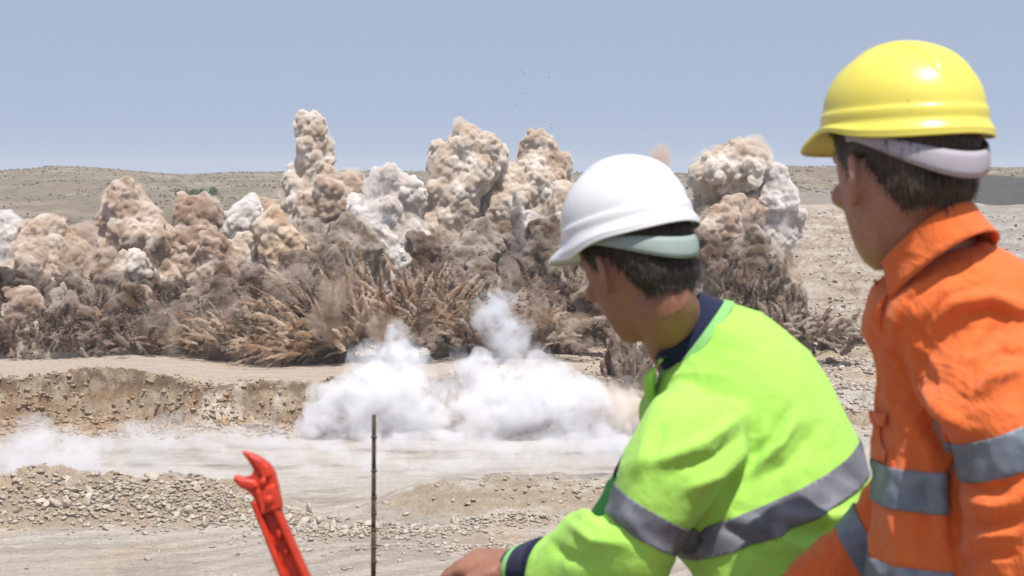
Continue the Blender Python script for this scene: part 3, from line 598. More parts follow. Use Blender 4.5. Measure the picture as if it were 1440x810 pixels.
# thin sheets of powder drifting over the floor
smoke([(150, 622, 12), (250, 618, 13), (360, 616, 14), (430, 618, 14)], 216, 88, 'thin flat veil of powder along the bench foot', dens=(0.3, 0.2, 0.12), grows=((0.9, 0), (1.1, 0.2), (1.3, 0.5)), vox=0.5)
smoke([(400, 668, 8), (480, 664, 9), (560, 660, 10), (660, 655, 12), (760, 645, 16), (860, 632, 18), (900, 630, 18)], 196, 89, 'pale sheet of powder over the floor in front of the banks', dens=(0.3, 0.2, 0.12), grows=((0.9, 0), (1.1, 0.2), (1.3, 0.5)), vox=0.5)
smoke([(0, 640, 14), (120, 628, 16), (260, 632, 15), (420, 640, 16), (560, 646, 15)], 204, 92, 'long low haze of powder lying across the pit floor on the left', dens=(0.22, 0.15, 0.1), grows=((0.9, 0), (1.15, 0.3), (1.5, 0.6)), vox=0.5)
smoke([(130, 672, 8), (240, 668, 9), (340, 670, 8)], 192, 93, 'thin powder drifting behind the left rubble bank', dens=(0.2, 0.14, 0.1), grows=((0.9, 0), (1.15, 0.3), (1.5, 0.6)), vox=0.5)
smoke([(450, 622, 12), (600, 620, 14), (750, 620, 14), (900, 618, 14)], 214, 91, 'low skirt of powder spreading from the white banks', dens=(0.5, 0.3, 0.15), grows=((0.9, 0), (1.1, 0.2), (1.3, 0.5)), vox=0.5)

# ------------------------------------------------------------------ materials of the people
def cloth(name, color, fine=900.0, dirt=None, rough=0.85, bumpd=0.0006, wr=0.3):
    g = N(name); co = g.coord(); n1 = g.noise(co, 7, 4, 0.6); n2 = g.noise(co, 60, 4, 0.6); n3 = g.noise(co, fine, 2, 0.5)
    c = g.mix(0.22, color, g.ramp(n1, [(0.3, (0.36, 0.36, 0.36)), (0.7, (0.62, 0.62, 0.62))]), 'OVERLAY')
    if dirt: c = g.mix(g.ramp(g.noise(co, 5, 6, 0.7), [(0.52, (0, 0, 0)), (0.75, (0.35, 0.35, 0.35))]), c, dirt)
    n4 = g.noise(co, 11, 3, 0.5, 1.2); n5 = g.noise(g.coord((1, 1, 0.45), (0.3, 0.6, 0.4)), 26, 3, 0.55, 0.8)
    m = g.fin(c, rough, g.bump(n3, 0.5, bumpd, g.bump(n2, 0.5, 0.003, g.bump(n5, wr, 0.010, g.bump(n4, wr, 0.018)))), 0.15)
    g.b.inputs['Sheen Weight'].default_value = 0.15; g.b.inputs['Sheen Roughness'].default_value = 0.5
    return m
MC_lime = cloth('lime_cloth', (0.335, 0.61, 0.10), wr=0.16); MC_orange = cloth('orange_cloth', (0.66, 0.14, 0.035), dirt=(0.36, 0.11, 0.04), wr=0.7)
MC_navy = cloth('navy_cloth', (0.012, 0.016, 0.045)); MC_green = cloth('green_rib', (0.22, 0.50, 0.16)); MC_trs = cloth('trouser_cloth', (0.02, 0.03, 0.07))
def tape_mat(name, col):
    g = N(name); co = g.coord(); n1 = g.noise(co, 16, 4, 0.6, 0.6)
    c = g.mix(0.7, col, g.ramp(n1, [(0.35, (0.30, 0.30, 0.32)), (0.5, (0.5, 0.5, 0.5)), (0.62, (0.72, 0.72, 0.72))]), 'OVERLAY')
    m = g.fin(c, 0.6, g.bump(n1, 0.3, 0.004), 0.35); g.b.inputs['Metallic'].default_value = 0.1; return m
M_tape = tape_mat('silver_tape', (0.14, 0.145, 0.17)); M_tapeb = tape_mat('blue_silver_tape', (0.165, 0.19, 0.225))
def skin_mat(name, a, b):
    g = N(name); co = g.coord(); n1 = g.noise(co, 22, 5, 0.6); n2 = g.noise(co, 300, 3, 0.6)
    n3 = g.noise(co, 70, 4, 0.7); m = g.fin(g.mix(0.35, g.mix(n1, a, b), g.ramp(n3, [(0.35, (0.34, 0.30, 0.30)), (0.65, (0.60, 0.58, 0.57))]), 'OVERLAY'), 0.55, g.bump(n2, 0.5, 0.0012, g.bump(n3, 0.4, 0.0015)), 0.35); g.b.inputs['Subsurface Weight'].default_value = 0.25; g.b.inputs['Subsurface Radius'].default_value = (0.012, 0.005, 0.003); g.b.inputs['Subsurface Scale'].default_value = 1.0
    return m
M_skin = skin_mat('tanned_skin', (0.31, 0.155, 0.105), (0.235, 0.105, 0.068)); M_skin2 = skin_mat('fair_skin', (0.40, 0.22, 0.16), (0.31, 0.15, 0.105))
def hair_mat(name, a, b):
    g = N(name); co = g.coord((1, 1, 0.12)); n1 = g.noise(co, 260, 3, 0.6); return g.fin(g.mix(g.ramp(n1, [(0.35, (0, 0, 0)), (0.65, (1, 1, 1))]), a, b), 0.5, g.bump(n1, 1.0, 0.004), 0.4)
M_hair = hair_mat('dark_hair', (0.010, 0.007, 0.005), (0.04, 0.025, 0.015)); M_hair2 = hair_mat('brown_hair', (0.016, 0.010, 0.007), (0.075, 0.048, 0.028))
def plastic(name, col, rough=0.3):
    g = N(name); co = g.coord(); n1 = g.noise(co, 30, 4, 0.6); m = g.fin(g.mix(0.12, col, g.ramp(n1, [(0.3, (0.3, 0.3, 0.3)), (0.7, (0.6, 0.6, 0.6))]), 'OVERLAY'), rough, g.bump(n1, 0.1, 0.001), 0.45)
    return m
M_hw = plastic('white_shell', (0.66, 0.665, 0.68), 0.38); M_hy = plastic('yellow_shell', (0.68, 0.60, 0.10), 0.36); M_strap = plastic('strap_lilac', (0.36, 0.33, 0.37), 0.75); M_strapg = plastic('strap_green_grey', (0.26, 0.32, 0.30), 0.75)
M_eye = plastic('eyeball', (0.8, 0.8, 0.78), 0.1); 

# ------------------------------------------------------------------ body building
XR = np.array([1.0, 0, 0]); UPn = np.array(UP); FWn = np.array(FWD)
def vw(px_, py_, d): return np.array(at(px_, py_, d))
def vr(px_, py_, d, hw, hd, tilt=0.0, yaw=0.0):
    """ring: centre on the sight line of a pixel, half width in pixels across, half depth in metres; yaw swings it about the upright"""
    s = d / FPX; t = R(tilt); u = (XR * math.cos(t) + UPn * math.sin(t)) * hw * s; v = FWn * hd
    if yaw: c, q = math.cos(R(yaw)), math.sin(R(yaw)); u, v = u, v + u / max(np.linalg.norm(u), 1e-6) * hd * q
    return (vw(px_, py_, d), u, v)
def wr(c, u, v): return (np.array(c, float), np.array(u, float), np.array(v, float))
def loft(rings, n=36, sub=6, p=2.3):
    """smooth closed tube through rings (centre, half axis u, half axis v)"""
    A = np.array([np.concatenate(r_) for r_ in rings]); m = len(A); out = []
    for i in range(m - 1):
        p0 = A[max(i - 1, 0)]; p1 = A[i]; p2 = A[i + 1]; p3 = A[min(i + 2, m - 1)]
        for k in range(sub):
            t = k / sub; out.append(0.5 * ((2 * p1) + (-p0 + p2) * t + (2 * p0 - 5 * p1 + 4 * p2 - p3) * t * t + (-p0 + 3 * p1 - 3 * p2 + p3) * t ** 3))
    out.append(A[-1]); out = np.array(out); th = np.linspace(0, 2 * math.pi, n, endpoint=False)
    cs = np.sign(np.cos(th)) * np.abs(np.cos(th)) ** (2 / p); sn = np.sign(np.sin(th)) * np.abs(np.sin(th)) ** (2 / p)
    V = out[:, None, :3] + cs[None, :, None] * out[:, None, 3:6] + sn[None, :, None] * out[:, None, 6:9]
    M_ = len(out); V = V.reshape(-1, 3); F = []
    for i in range(M_ - 1):
        for j in range(n):
            a = i * n + j; b = i * n + (j + 1) % n; F += [[a, b, b + n], [a, b + n, a + n]]
    c0 = len(V); V = np.concatenate([V, out[:1, :3], out[-1:, :3]])
    for j in range(n): F += [[c0, (j + 1) % n, j], [c0 + 1, (M_ - 1) * n + j, (M_ - 1) * n + (j + 1) % n]]
    F = np.array(F)
    a, b, c = V[F[:, 0]], V[F[:, 1]], V[F[:, 2]]
    if np.sum(np.einsum('ij,ij->i', np.cross(a, b), c)) < 0: F = F[:, ::-1]
    return V, F
def tube(pts, radii, n=16, sub=5, flat=1.0, side=None):
    pts = [np.array(p_, float) for p_ in pts]; rings = []; prev = np.array(side if side is not None else [0.3, 0.2, 1.0], float)
    for i, p_ in enumerate(pts):
        d = pts[min(i + 1, len(pts) - 1)] - pts[max(i - 1, 0)]; d /= np.linalg.norm(d)
        u = prev - d * (prev @ d); u /= np.linalg.norm(u); v = np.cross(d, u); rings.append((p_, u * radii[i], v * radii[i] * flat)); prev = u
    return loft(rings, n, sub, 2.0)
def ellip(c, rx, ry, rz, M=None):
    v = IV3 * (rx, ry, rz)
    if M is not None: v = v @ np.array(M).T
    return v + np.array(c), IF3
def join(parts):
    VV = []; FF = []; off = 0
    for v, f in parts: VV.append(v); FF.append(f + off); off += len(v)
    return np.concatenate(VV), np.concatenate(FF)
def pxs(V):
    d = V @ FWn; return np.stack([720 + FPX * (V @ XR) / d, 405 - FPX * (V @ UPn) / d], 1), d
def folds(me, lst, front=0.35):
    """cloth folds: each a line of pixels of the photograph on the camera side of the garment, a width in pixels and a height in metres"""
    V = verts(me); n = norms(me); P2, _ = pxs(V); f = sstep(front, -0.15, n @ FWn); tot = np.zeros(len(V))
    for pts, wpx, amp in lst:
        pts = np.array(pts, float); L = 0; best = np.full(len(V), 1e9); tb = np.zeros(len(V)); m = len(pts) - 1
        for i in range(m):
            a, b = pts[i], pts[i + 1]; ab = b - a; t = np.clip(((P2 - a) @ ab) / (ab @ ab), 0, 1); dd = np.linalg.norm(P2 - a - t[:, None] * ab, axis=1)
            k = dd < best; best[k] = dd[k]; tb[k] = (i + t[k]) / m
        tot += amp * np.exp(-(best / wpx) ** 2) * (0.25 + 0.75 * np.sin(np.clip(tb, 0, 1) * math.pi))
    set_verts(me, V + n * (tot * f)[:, None])
def crumple(me, s, amp, seed, stretch=(1, 1, 1), ridged=True):
    V = verts(me); n = norms(me); q = V / s / np.array(stretch); q = q + 0.5 * np.stack([vnoise(q * 0.6, seed), vnoise(q * 0.6 + 7, seed + 1), vnoise(q * 0.6 + 13, seed + 2)], 1)
    f = fbm(q, 2, seed + 3, 0.45)
    if ridged: f = (1 - np.abs(f)) ** 2 - 0.45
    set_verts(me, V + n * (amp * f)[:, None])
def axis_dist(V, pts):
    best = np.full(len(V), 1e9)
    for a, b in zip(pts[:-1], pts[1:]):
        a = np.array(a); ab = np.array(b) - a; t = np.clip(((V - a) @ ab) / (ab @ ab), 0, 1); best = np.minimum(best, np.linalg.norm(V - a - t[:, None] * ab, axis=1))
    return best
def patch(me, name, planes, keep=None, off=0.003, thick=0.003):
    """a strip of the garment's own surface, cut clean by planes (point, normal: kept on the side the normal points to), lifted a little"""
    bm = bmesh.new(); bm.from_mesh(me)
    for p_, n_ in planes:
        bmesh.ops.bisect_plane(bm, geom=bm.verts[:] + bm.edges[:] + bm.faces[:], plane_co=Vector(p_), plane_no=Vector(n_), clear_inner=True, clear_outer=False)
    if keep is not None:
        cs = np.array([f.calc_center_median()[:] for f in bm.faces]); ns = np.array([f.normal[:] for f in bm.faces]); k = keep(cs, ns)
        bmesh.ops.delete(bm, geom=[f for f, q in zip(list(bm.faces), k) if not q], context='FACES')
    bm.normal_update()
    for v in bm.verts: v.co = v.co + v.normal * off
    out = bpy.data.meshes.new(name); bm.to_mesh(out); bm.free(); return out
def child(root, name, me, mat, label=None, parent=None, thick=0.0):
    base = np.array(root.location); chain = parent
    set_verts(me, verts(me) - base)
    o = link(name, me, mat, parent or root, label=label)
    if thick: m = o.modifiers.new('s', 'SOLIDIFY'); m.thickness = thick; m.offset = -1
    return o
def head_frame(c, yaw, nod, roll=0.0):
    M = Matrix.Rotation(R(yaw), 3, 'Z') @ Matrix.Rotation(R(roll), 3, 'Y') @ Matrix.Rotation(R(-nod), 3, 'X'); return np.array(c), np.array(M)
def tw(fr, V): return np.asarray(V) @ fr[1].T + fr[0]
HEAD = [(0.100, .018, .020, -.030), (0.090, .046, .055, -.062), (0.065, .066, .083, -.088), (0.025, .0765, .095, -.101), (-.020, .077, .096, -.101), (-.050, .0755, .091, -.092), (-.080, .0705, .088, -.076), (-.105, .063, .084, -.055), (-.128, .051, .083, -.028), (-.147, .034, .080, .004), (-.158, .015, .072, .030)]
def head_parts(k=1.0):
    rings = [wr((0, (yf + yb) / 2 * k, z * k), (w_ * k, 0, 0), (0, (yf - yb) / 2 * k, 0)) for z, w_, yf, yb in HEAD]
    P_ = [loft(rings, 40, 5, 2.5)]
    P_.append(tube([(0, .084, -.028), (0, .093, -.050), (0, .102, -.066), (0, .088, -.076)], [.008, .011, .0135, .010], 12, 4))          # nose
    for s in (-1, 1):
        P_.append(ellip((s * .011, .099, -.073), .009, .010, .007))
        P_.append(tube([(s * .055, .075, -.012), (s * .034, .090, -.010), (s * .012, .093, -.014)], [.008, .009, .007], 10, 4))        # brow
        P_.append(ellip((s * .046, .066, -.062), .024, .024, .018)); P_.append(ellip((s * .042, .018, -.108), .014, .024, .016))        # cheekbone, jaw angle
        e = np.array([(0.0, -.006, .030), (0.010, -.017, .022), (0.013, -.022, .004), (0.010, -.016, -.014), (0.004, -.004, -.028), (0, .006, -.030)])
        pts = [(s * (.079 + q[0]), .004 + q[1], -.050 + q[2]) for q in e]
        P_.append(tube(pts, [.005, .006, .0062, .0055, .0062, .005], 10, 4)); P_.append(ellip((s * .078, -.006, -.050), .008, .015, .026))  # ear rim and bowl
        P_.append(ellip((s * .080, .008, -.054), .005, .005, .008))
    P_.append(tube([(-.024, .082, -.103), (-.008, .092, -.100), (.008, .092, -.100), (.024, .082, -.103)], [.003, .006, .006, .003], 10, 4))
    P_.append(tube([(-.022, .081, -.110), (0, .091, -.112), (.022, .081, -.110)], [.003, .007, .003], 10, 4)); P_.append(ellip((0, .078, -.140), .020, .016, .015))
    return P_
def face_bits(root, body, fr, k=1.0):
    for s in (-1, 1):
        v, f = ellip((s * .031, .079, -.033), .0125, .0125, .0125); child(root, 'eye', mesh_np('eye', tw(fr, v), f), M_eye, parent=None)
def hair_of(root, fr, mat, seed, low=-.112, cover=0.003):
    rings = [wr((0, (yf + yb) / 2, z), (w_ + cover, 0, 0), (0, (yf - yb) / 2 + cover, 0)) for z, w_, yf, yb in HEAD[:6] + [(-.080, .071, .070, -.088), (-.100, .064, .050, -.085), (-.120, .058, .035, -.084), (-.135, .056, .03, -.084)]]
    v, f = loft(rings, 72, 10, 2.35); me = mesh_np('hair', v, f)
    bm = bmesh.new(); bm.from_mesh(me)
    def keep(c):
        a = math.atan2(c.x, c.y); aa = abs(a)                 # 0 = face, pi = back of the head
        if aa < 0.95: lim = 0.018
        elif aa < 1.45: lim = 0.018 + (-0.050 - 0.018) * (aa - 0.95) / 0.5
        elif aa < 1.9: lim = -0.050 + 0.028 * (aa - 1.45) / 0.45
        else: lim = -0.022 + (low + 0.022) * min(1, (aa - 1.9) / 0.55)
        return c.z > lim + 0.0012 * math.sin(a * 41) + 0.002 * math.sin(a * 13 + 1)
    bmesh.ops.delete(bm, geom=[q for q in bm.faces if not keep(q.calc_center_median())], context='FACES'); bm.to_mesh(me); bm.free()
    V = verts(me); n = norms(me); edge = sstep(low, low + 0.03, V[:, 2]); V = V + n * ((0.0022 * fbm(V * (140, 140, 25), 2, seed) + 0.003) * edge - 0.005 * (1 - edge))[:, None]; set_verts(me, tw(fr, V))
    Vh = verts(me); nh = norms(me); r = np.random.default_rng(seed); kk = r.integers(0, len(Vh), 9000); up_l = fr[1][:, 2] / np.linalg.norm(fr[1][:, 2])
    p_ = Vh[kk] + r.normal(size=(9000, 3)) * 0.0012; nn = nh[kk]; dn = -up_l[None] + nn * (nn @ up_l)[:, None] + r.normal(size=(9000, 3)) * 0.28; dn /= np.linalg.norm(dn, axis=1)[:, None]; sd_ = np.cross(dn, nn) * 0.00055; L_ = r.uniform(0.006, 0.015, 9000)[:, None]
    bv = np.stack([p_ - sd_, p_ + sd_, p_ + dn * L_ + nn * 0.0018], 1).reshape(-1, 3); hs_ = child(root, 'hair_strands', mesh_np('hair_strands', bv, np.arange(27000).reshape(-1, 3)), mat)
    ho_ = child(root, 'hair', me, mat, thick=0.006); hs_.parent = ho_; hs_['kind'] = 'stuff'
    return ho_
def helmet(root, fr, mat, strap, size=1.0, label=None, ks=1.0, tall=0.133, slot=True, drop=0.015, side=0.012, taper=1.05):
    a, b, H = .1035 * size, .1235 * size, tall * size; nphi = 144; V = []; ph = np.linspace(0, 2 * math.pi, nphi, endpoint=False)
    front = np.minimum(ph, 2 * math.pi - ph); peak = np.exp(-(front / 0.82) ** 4); sidef = np.exp(-((front - 1.22) / 0.42) ** 2)
    zr = -drop * peak + side * sidef - 0.003 * np.exp(-((front - 2.3) / 0.6) ** 2)
    def ring(rf, z, addz=0.0): return np.stack([(a * rf) * np.sin(ph), (b * rf) * np.cos(ph), z], 1)
    fl = 0.012 + 0.032 * peak
    def off(rf_add, z): r_ = np.stack([(a + rf_add) * np.sin(ph), (b + rf_add) * np.cos(ph), z], 1); return r_
    rows_ = [off(fl - 0.002, zr - 0.002), off(fl, zr + 0.000), off(fl - 0.001, zr + 0.004)]
    for t in (0.25, 0.5, 0.75): rows_.append(off(fl * (1 - t) ** 1.3 + 0.004, (zr + 0.004) * (1 - t) + 0.016 * t + 0.004 * t))
    rows_ += [off(0.0034, np.full(nphi, 0.0215)), off(0.0042, np.full(nphi, 0.027)), off(0.0040, np.full(nphi, 0.034)), off(0.0026, np.full(nphi, 0.0375)), off(0.0005, np.full(nphi, 0.0395))]
    M_ = 26
    for i in range(1, M_):
        th = i / M_ * math.pi / 2; rf = math.cos(th) ** taper; z = 0.0395 + (H - 0.0395) * math.sin(th) ** 0.98
        xx = a * rf * np.sin(ph); yy = b * rf * np.cos(ph); up = sstep(0.45, 0.75, math.sin(th) * np.ones(nphi))
        rid = 0.0045 * sstep(0.036, 0.027, np.abs(xx)) * sstep(0.060, 0.085, np.full(nphi, z)) * sstep(b * 0.98, b * 0.75, np.abs(yy))
        sl = -0.004 * np.exp(-((np.abs(xx) - 0.040) / 0.003) ** 2) * sstep(0.07, 0.055, np.abs(yy - 0.01)) * sstep(0.07, 0.08, np.full(nphi, z)) if slot else 0
        d = np.stack([xx / a ** 2, yy / b ** 2, np.full(nphi, max(z - 0.03, 0.001) / H ** 2)], 1); d /= np.linalg.norm(d, axis=1)[:, None]
        rows_.append(np.stack([xx, yy, np.full(nphi, z)], 1) + d * (rid + sl)[:, None])
    V = np.concatenate(rows_ + [np.array([[0, 0, H + 0.0045]])]); nr = len(rows_); F = []
    for i in range(nr - 1):
        for j in range(nphi):
            q = i * nphi + j; w_ = i * nphi + (j + 1) % nphi; F += [[q, w_, w_ + nphi], [q, w_ + nphi, q + nphi]]
    for j in range(nphi): F.append([(nr - 1) * nphi + j, (nr - 1) * nphi + (j + 1) % nphi, nr * nphi])
    F = np.array(F)[:, ::-1]
    me = mesh_np('hard_hat', tw(fr, V), F); me.update()
    o = child(root, 'hard_hat', me, mat, label=label)
    m = o.modifiers.new('s', 'SOLIDIFY'); m.thickness = 0.0028; m.offset = -1; m2 = o.modifiers.new('u', 'SUBSURF'); m2.levels = 1; m2.render_levels = 1
    # cradle strap at the nape
    phs = np.linspace(R(84), R(276), 60); VV = []
    for p_ in phs:
        bk = max(0.0, -math.cos(p_)) ** 1.3; zc = 0.004 - 0.047 * bk; hh = 0.009 + 0.009 * bk; rx, ry = .0935 * ks, .1165 * ks
        for dz, dr in ((-hh, 0.0), (-hh * 0.5, 0.0015), (0, 0.0018), (hh * 0.5, 0.0015), (hh, 0)):
            VV.append(((rx + dr) * math.sin(p_), (ry + dr) * math.cos(p_) - 0.003, zc + dz))
    FF = [[i * 5 + j, i * 5 + j + 1, (i + 1) * 5 + j + 1, (i + 1) * 5 + j] for i in range(59) for j in range(4)]
    st = child(root, 'nape_strap', mesh_np('nape_strap', tw(fr, np.array(VV)), np.array(FF)), strap, thick=0.003); 
    mw = st.matrix_world.copy(); st.parent = o
    return o
def hand_parts(wrist, d, back, size=1.0, curl=0.9):
    """hand reaching from the wrist along d, back of the hand towards `back`, fingers curling away from it"""
    d = np.array(d, float); d /= np.linalg.norm(d); b = np.array(back, float); b -= d * (b @ d); b /= np.linalg.norm(b); s_ = np.cross(d, b); w0 = np.array(wrist, float); P_ = []
    k = size
    P_.append(loft([wr(w0, s_ * .028 * k, b * .020 * k), wr(w0 + d * .03 * k, s_ * .034 * k, b * .018 * k), wr(w0 + d * .07 * k, s_ * .041 * k, b * .0155 * k), wr(w0 + d * .092 * k, s_ * .039 * k, b * .013 * k)], 24, 5, 2.6))
    for i, (x_, L) in enumerate(((-.031, .076), (-.0105, .086), (.0105, .080), (.031, .063))):
        p0 = w0 + d * (.080 - abs(x_ - .0) * 0.15) * k + s_ * x_ * k + b * .002; a = 0.35; pts = [p0]; q = p0
        for seg, fr_ in ((0.46, curl * 0.75), (0.30, curl), (0.24, curl * 0.9)):
            dir_ = d * math.cos(a) - b * math.sin(a); q = q + dir_ * L * seg * k; pts.append(q); a += fr_
        P_.append(tube(pts, [.0092 * k, .0088 * k, .0080 * k, .0066 * k], 12, 4))
    t0 = w0 + d * .022 * k - s_ * .026 * k; P_.append(tube([t0, t0 + d * .030 * k - s_ * .020 * k - b * .008, t0 + d * .056 * k - s_ * .022 * k - b * .022, t0 + d * .074 * k - s_ * .012 * k - b * .034], [.0135 * k, .0115 * k, .0098 * k, .0078 * k], 12, 4))
    return P_
def shrink(rings, k): return [(c, u * k, v * k) for c, u, v in rings]
def root_at(name, loc, label):
    o = bpy.data.objects.new(name, None); C.objects.link(o); o.location = loc; return tag(o, label, 'person')
def legs(root, hip_l, hip_r, foot_l, foot_r, face, waist_ring, mat):
    f = np.array(face); parts = [loft([waist_ring, wr((np.array(hip_l) + hip_r) / 2 + (0, 0, -.02), (0.175, 0, 0), (0, 0.14, 0)), wr((np.array(hip_l) + hip_r) / 2 + (0, 0, -.13), (0.15, 0, 0), (0, 0.11, 0))], 30, 5)]; inner = []
    for hp, ft in ((hip_l, foot_l), (hip_r, foot_r)):
        hp = np.array(hp, float); ft = np.array(ft, float); kn = (hp + ft) / 2 + f * 0.04
        parts.append(tube([hp + (0, 0, -.02), hp * .6 + kn * .4, kn, kn * .4 + ft * .6, ft + (0, 0, .10)], [.105, .092, .072, .068, .066], 20, 5)); inner.append(tube([hp, kn, ft + (0, 0, .09), ft + (0, 0, .05)], [.08, .052, .038, .036], 16, 5))
    me = remeshed(*join(parts), 0.010, 3, 0.5, 'trousers'); crumple(me, 0.10, 0.006, 31); child(root, 'trousers', me, mat)
    for ft in (foot_l, foot_r):
        ft = np.array(ft, float); sd_ = np.cross(f, (0, 0, 1.0)); v, fa = join([loft([wr(ft + (0, 0, .13), sd_ * .05, f * .055), wr(ft + (0, 0, .08), sd_ * .048, f * .06), wr(ft + (0, 0, .03), sd_ * .046, f * .062), wr(ft + (0, 0, 0.002), sd_ * .044, f * .06)], 24, 4), loft([wr(ft - f * .07 + (0, 0, .04), sd_ * .03, (0, 0, .035)), wr(ft + f * .02 + (0, 0, .045), sd_ * .046, (0, 0, .043)), wr(ft + f * .13 + (0, 0, .035), sd_ * .052, (0, 0, .033)), wr(ft + f * .20 + (0, 0, .028), sd_ * .035, (0, 0, .026))], 24, 5)])
        me = remeshed(v, fa, 0.008, 2, 0.5, 'boot'); child(root, 'boot', me, cloth('boot_leather', (0.16, 0.09, 0.045)))
    return inner

# ---- the man in lime green, leaning forward to the left
DG = 3.30
gp = root_at('person', (0.42, 3.28, LEDGE_Z), 'man in lime green work shirt and white hard hat leaning forward to the left')
gf = head_frame(vw(889, 338, DG), 35, 21, -5); gh = head_frame(vw(886, 337, DG), 42, 16, -2)
torso_g = [vr(985, 462, 3.36, 52, .075, 42), vr(984, 482, 3.36, 78, .105, 40), vr(990, 508, 3.36, 108, .125, 36), vr(1010, 546, 3.35, 128, .145, 32), vr(1030, 598, 3.33, 148, .155, 28), vr(1052, 655, 3.31, 154, .16, 25), vr(1075, 705, 3.29, 149, .16, 21), vr(1098, 755, 3.27, 138, .158, 17), vr(1116, 810, 3.25, 128, .155, 12), vr(1126, 880, 3.24, 124, .15, 5), vr(1130, 950, 3.24, 124, .15, 0)]
arm_g = [vr(1010, 560, 3.24, 62, .07, -22), vr(985, 598, 3.20, 78, .085, -26), vr(956, 650, 3.17, 76, .085, -28), vr(928, 697, 3.16, 66, .078, -31), vr(908, 737, 3.16, 59, .072, -35), vr(885, 778, 3.17, 64, .072, -50), vr(848, 786, 3.19, 76, .068, -74), vr(806, 782, 3.22, 62, .060, -92), vr(766, 790, 3.26, 43, .047, -100), vr(738, 796, 3.29, 34, .040, -100)]
arm_g2 = [vr(985, 560, 3.46, 50, .07, -10), vr(950, 610, 3.48, 48, .065, -40), vr(916, 655, 3.50, 42, .06, -50), vr(882, 708, 3.52, 40, .055, -50), vr(840, 765, 3.56, 36, .05, -50), vr(800, 825, 3.60, 30, .04, -50)]
me = remeshed(*join([loft(torso_g), loft(arm_g)]), 0.0055, 10, 0.6, 'shirt')
crumple(me, 0.13, 0.007, 11); crumple(me, 0.045, 0.0018, 17)
folds(me, [([(960, 548), (1000, 556), (1036, 582), (1056, 622)], 3.0, -0.0035), ([(1046, 582), (990, 625), (905, 655)], 9, 0.012), ([(1052, 605), (1005, 642), (940, 668)], 8, -0.008), ([(1058, 628), (1010, 670), (960, 690)], 9, 0.010), ([(1050, 655), (1015, 690), (985, 712)], 7, -0.010),
    ([(1060, 600), (1062, 640), (1048, 690)], 9, -0.014), ([(1122, 585), (1098, 625), (1052, 668)], 7, 0.012), ([(1108, 575), (1085, 620), (1060, 640)], 7, -0.010), ([(1150, 600), (1110, 650), (1070, 675)], 9, -0.008), ([(1030, 728), (1085, 745), (1135, 785)], 8, 0.013), ([(1010, 735), (1060, 765), (1110, 800)], 8, -0.010),
    ([(1080, 722), (1150, 728), (1215, 722)], 9, 0.010), ([(1090, 738), (1150, 748), (1215, 745)], 8, -0.009), ([(1100, 765), (1160, 775), (1200, 790)], 9, 0.008), ([(876, 712), (905, 760), (950, 790)], 8, 0.006), ([(835, 722), (870, 738), (905, 770)], 7, -0.009), ([(800, 735), (835, 760), (880, 765)], 8, 0.010), ([(770, 760), (800, 785), (850, 790)], 8, -0.008), ([(915, 600), (905, 640), (885, 680)], 9, 0.008), ([(940, 575), (925, 620), (915, 655)], 7, -0.006)])
ga = [r_[0] for r_ in arm_g]; gt = [r_[0] for r_ in torso_g]
shirt_g = me.copy()
gs = child(gp, 'shirt', me, MC_lime)
def dirn(a, b): q = np.array(b) - a; return q / np.linalg.norm(q)
# torso tape
nb = (XR * -0.416 + UPn * 0.91) - FWn * 0.11; nb /= np.linalg.norm(nb); pb = vw(1100, 684, 3.29)
far_arm = lambda c, pts, r_: axis_dist(c, pts) > r_
bme = patch(shirt_g, 'reflective_band', [(pb - nb * 0.0235, nb), (pb + nb * 0.0235, -nb)], lambda c, n: (axis_dist(c, ga[1:]) > 0.088) & (axis_dist(c, [r_[0] for r_ in arm_g2]) > 0.075)); child(gp, 'reflective_band', bme, M_tape, thick=0.002).parent = gs
na = dirn(vw(930, 692, 3.16), vw(895, 752, 3.165)); pa = vw(913, 732, 3.16)
bme = patch(shirt_g, 'reflective_band', [(pa - na * 0.0235, na), (pa + na * 0.0235, -na)], lambda c, n: axis_dist(c, [ga[3], ga[4], ga[5]]) < 0.10); child(gp, 'reflective_band', bme, M_tape, thick=0.002).parent = gs
sl2 = remeshed(*loft(arm_g2), 0.006, 6, 0.6, 'sleeve'); crumple(sl2, 0.08, 0.005, 19); sl2c = sl2.copy(); child(gp, 'sleeve', sl2, cloth('shaded_green_cloth', (0.06, 0.34, 0.06)), 'darker green far sleeve, shade painted into its cloth').parent = gs  # far sleeve: its own green fabric, darkened further with painted-in shade
q0 = vw(893, 665, 3.5); qn = dirn(vw(900, 640, 3.5), vw(872, 700, 3.52)); child(gp, 'sleeve_stripe', patch(sl2c, 'sleeve_stripe', [(q0 - qn * 0.016, qn), (q0 + qn * 0.016, -qn)]), MC_navy).parent = gs
# collar: navy fall with a green edge
def collar(c, ax_up, rx, ry, u, v, h, flare, gap, name, mat, n=60, lift=0.0, front=0.0, z0=0.0, z1=1.0):
    VV = []; ths = np.linspace(gap, 2 * math.pi - gap, n); m = 7
    for t in ths:
        dip = front * (0.5 + 0.5 * math.cos(t)) ** 1.5
        for j in range(m):
            q = z0 + (z1 - z0) * j / (m - 1); k = 1 + flare * (1 - q) ** 1.4
            VV.append(c + u * rx * k * math.cos(t) + v * ry * k * math.sin(t) + ax_up * (h * q - dip + lift))
    F = [[i * m + j, i * m + j + 1, (i + 1) * m + j + 1, (i + 1) * m + j] for i in range(n - 1) for j in range(m - 1)]
    return mesh_np(name, np.array(VV), np.array(F))
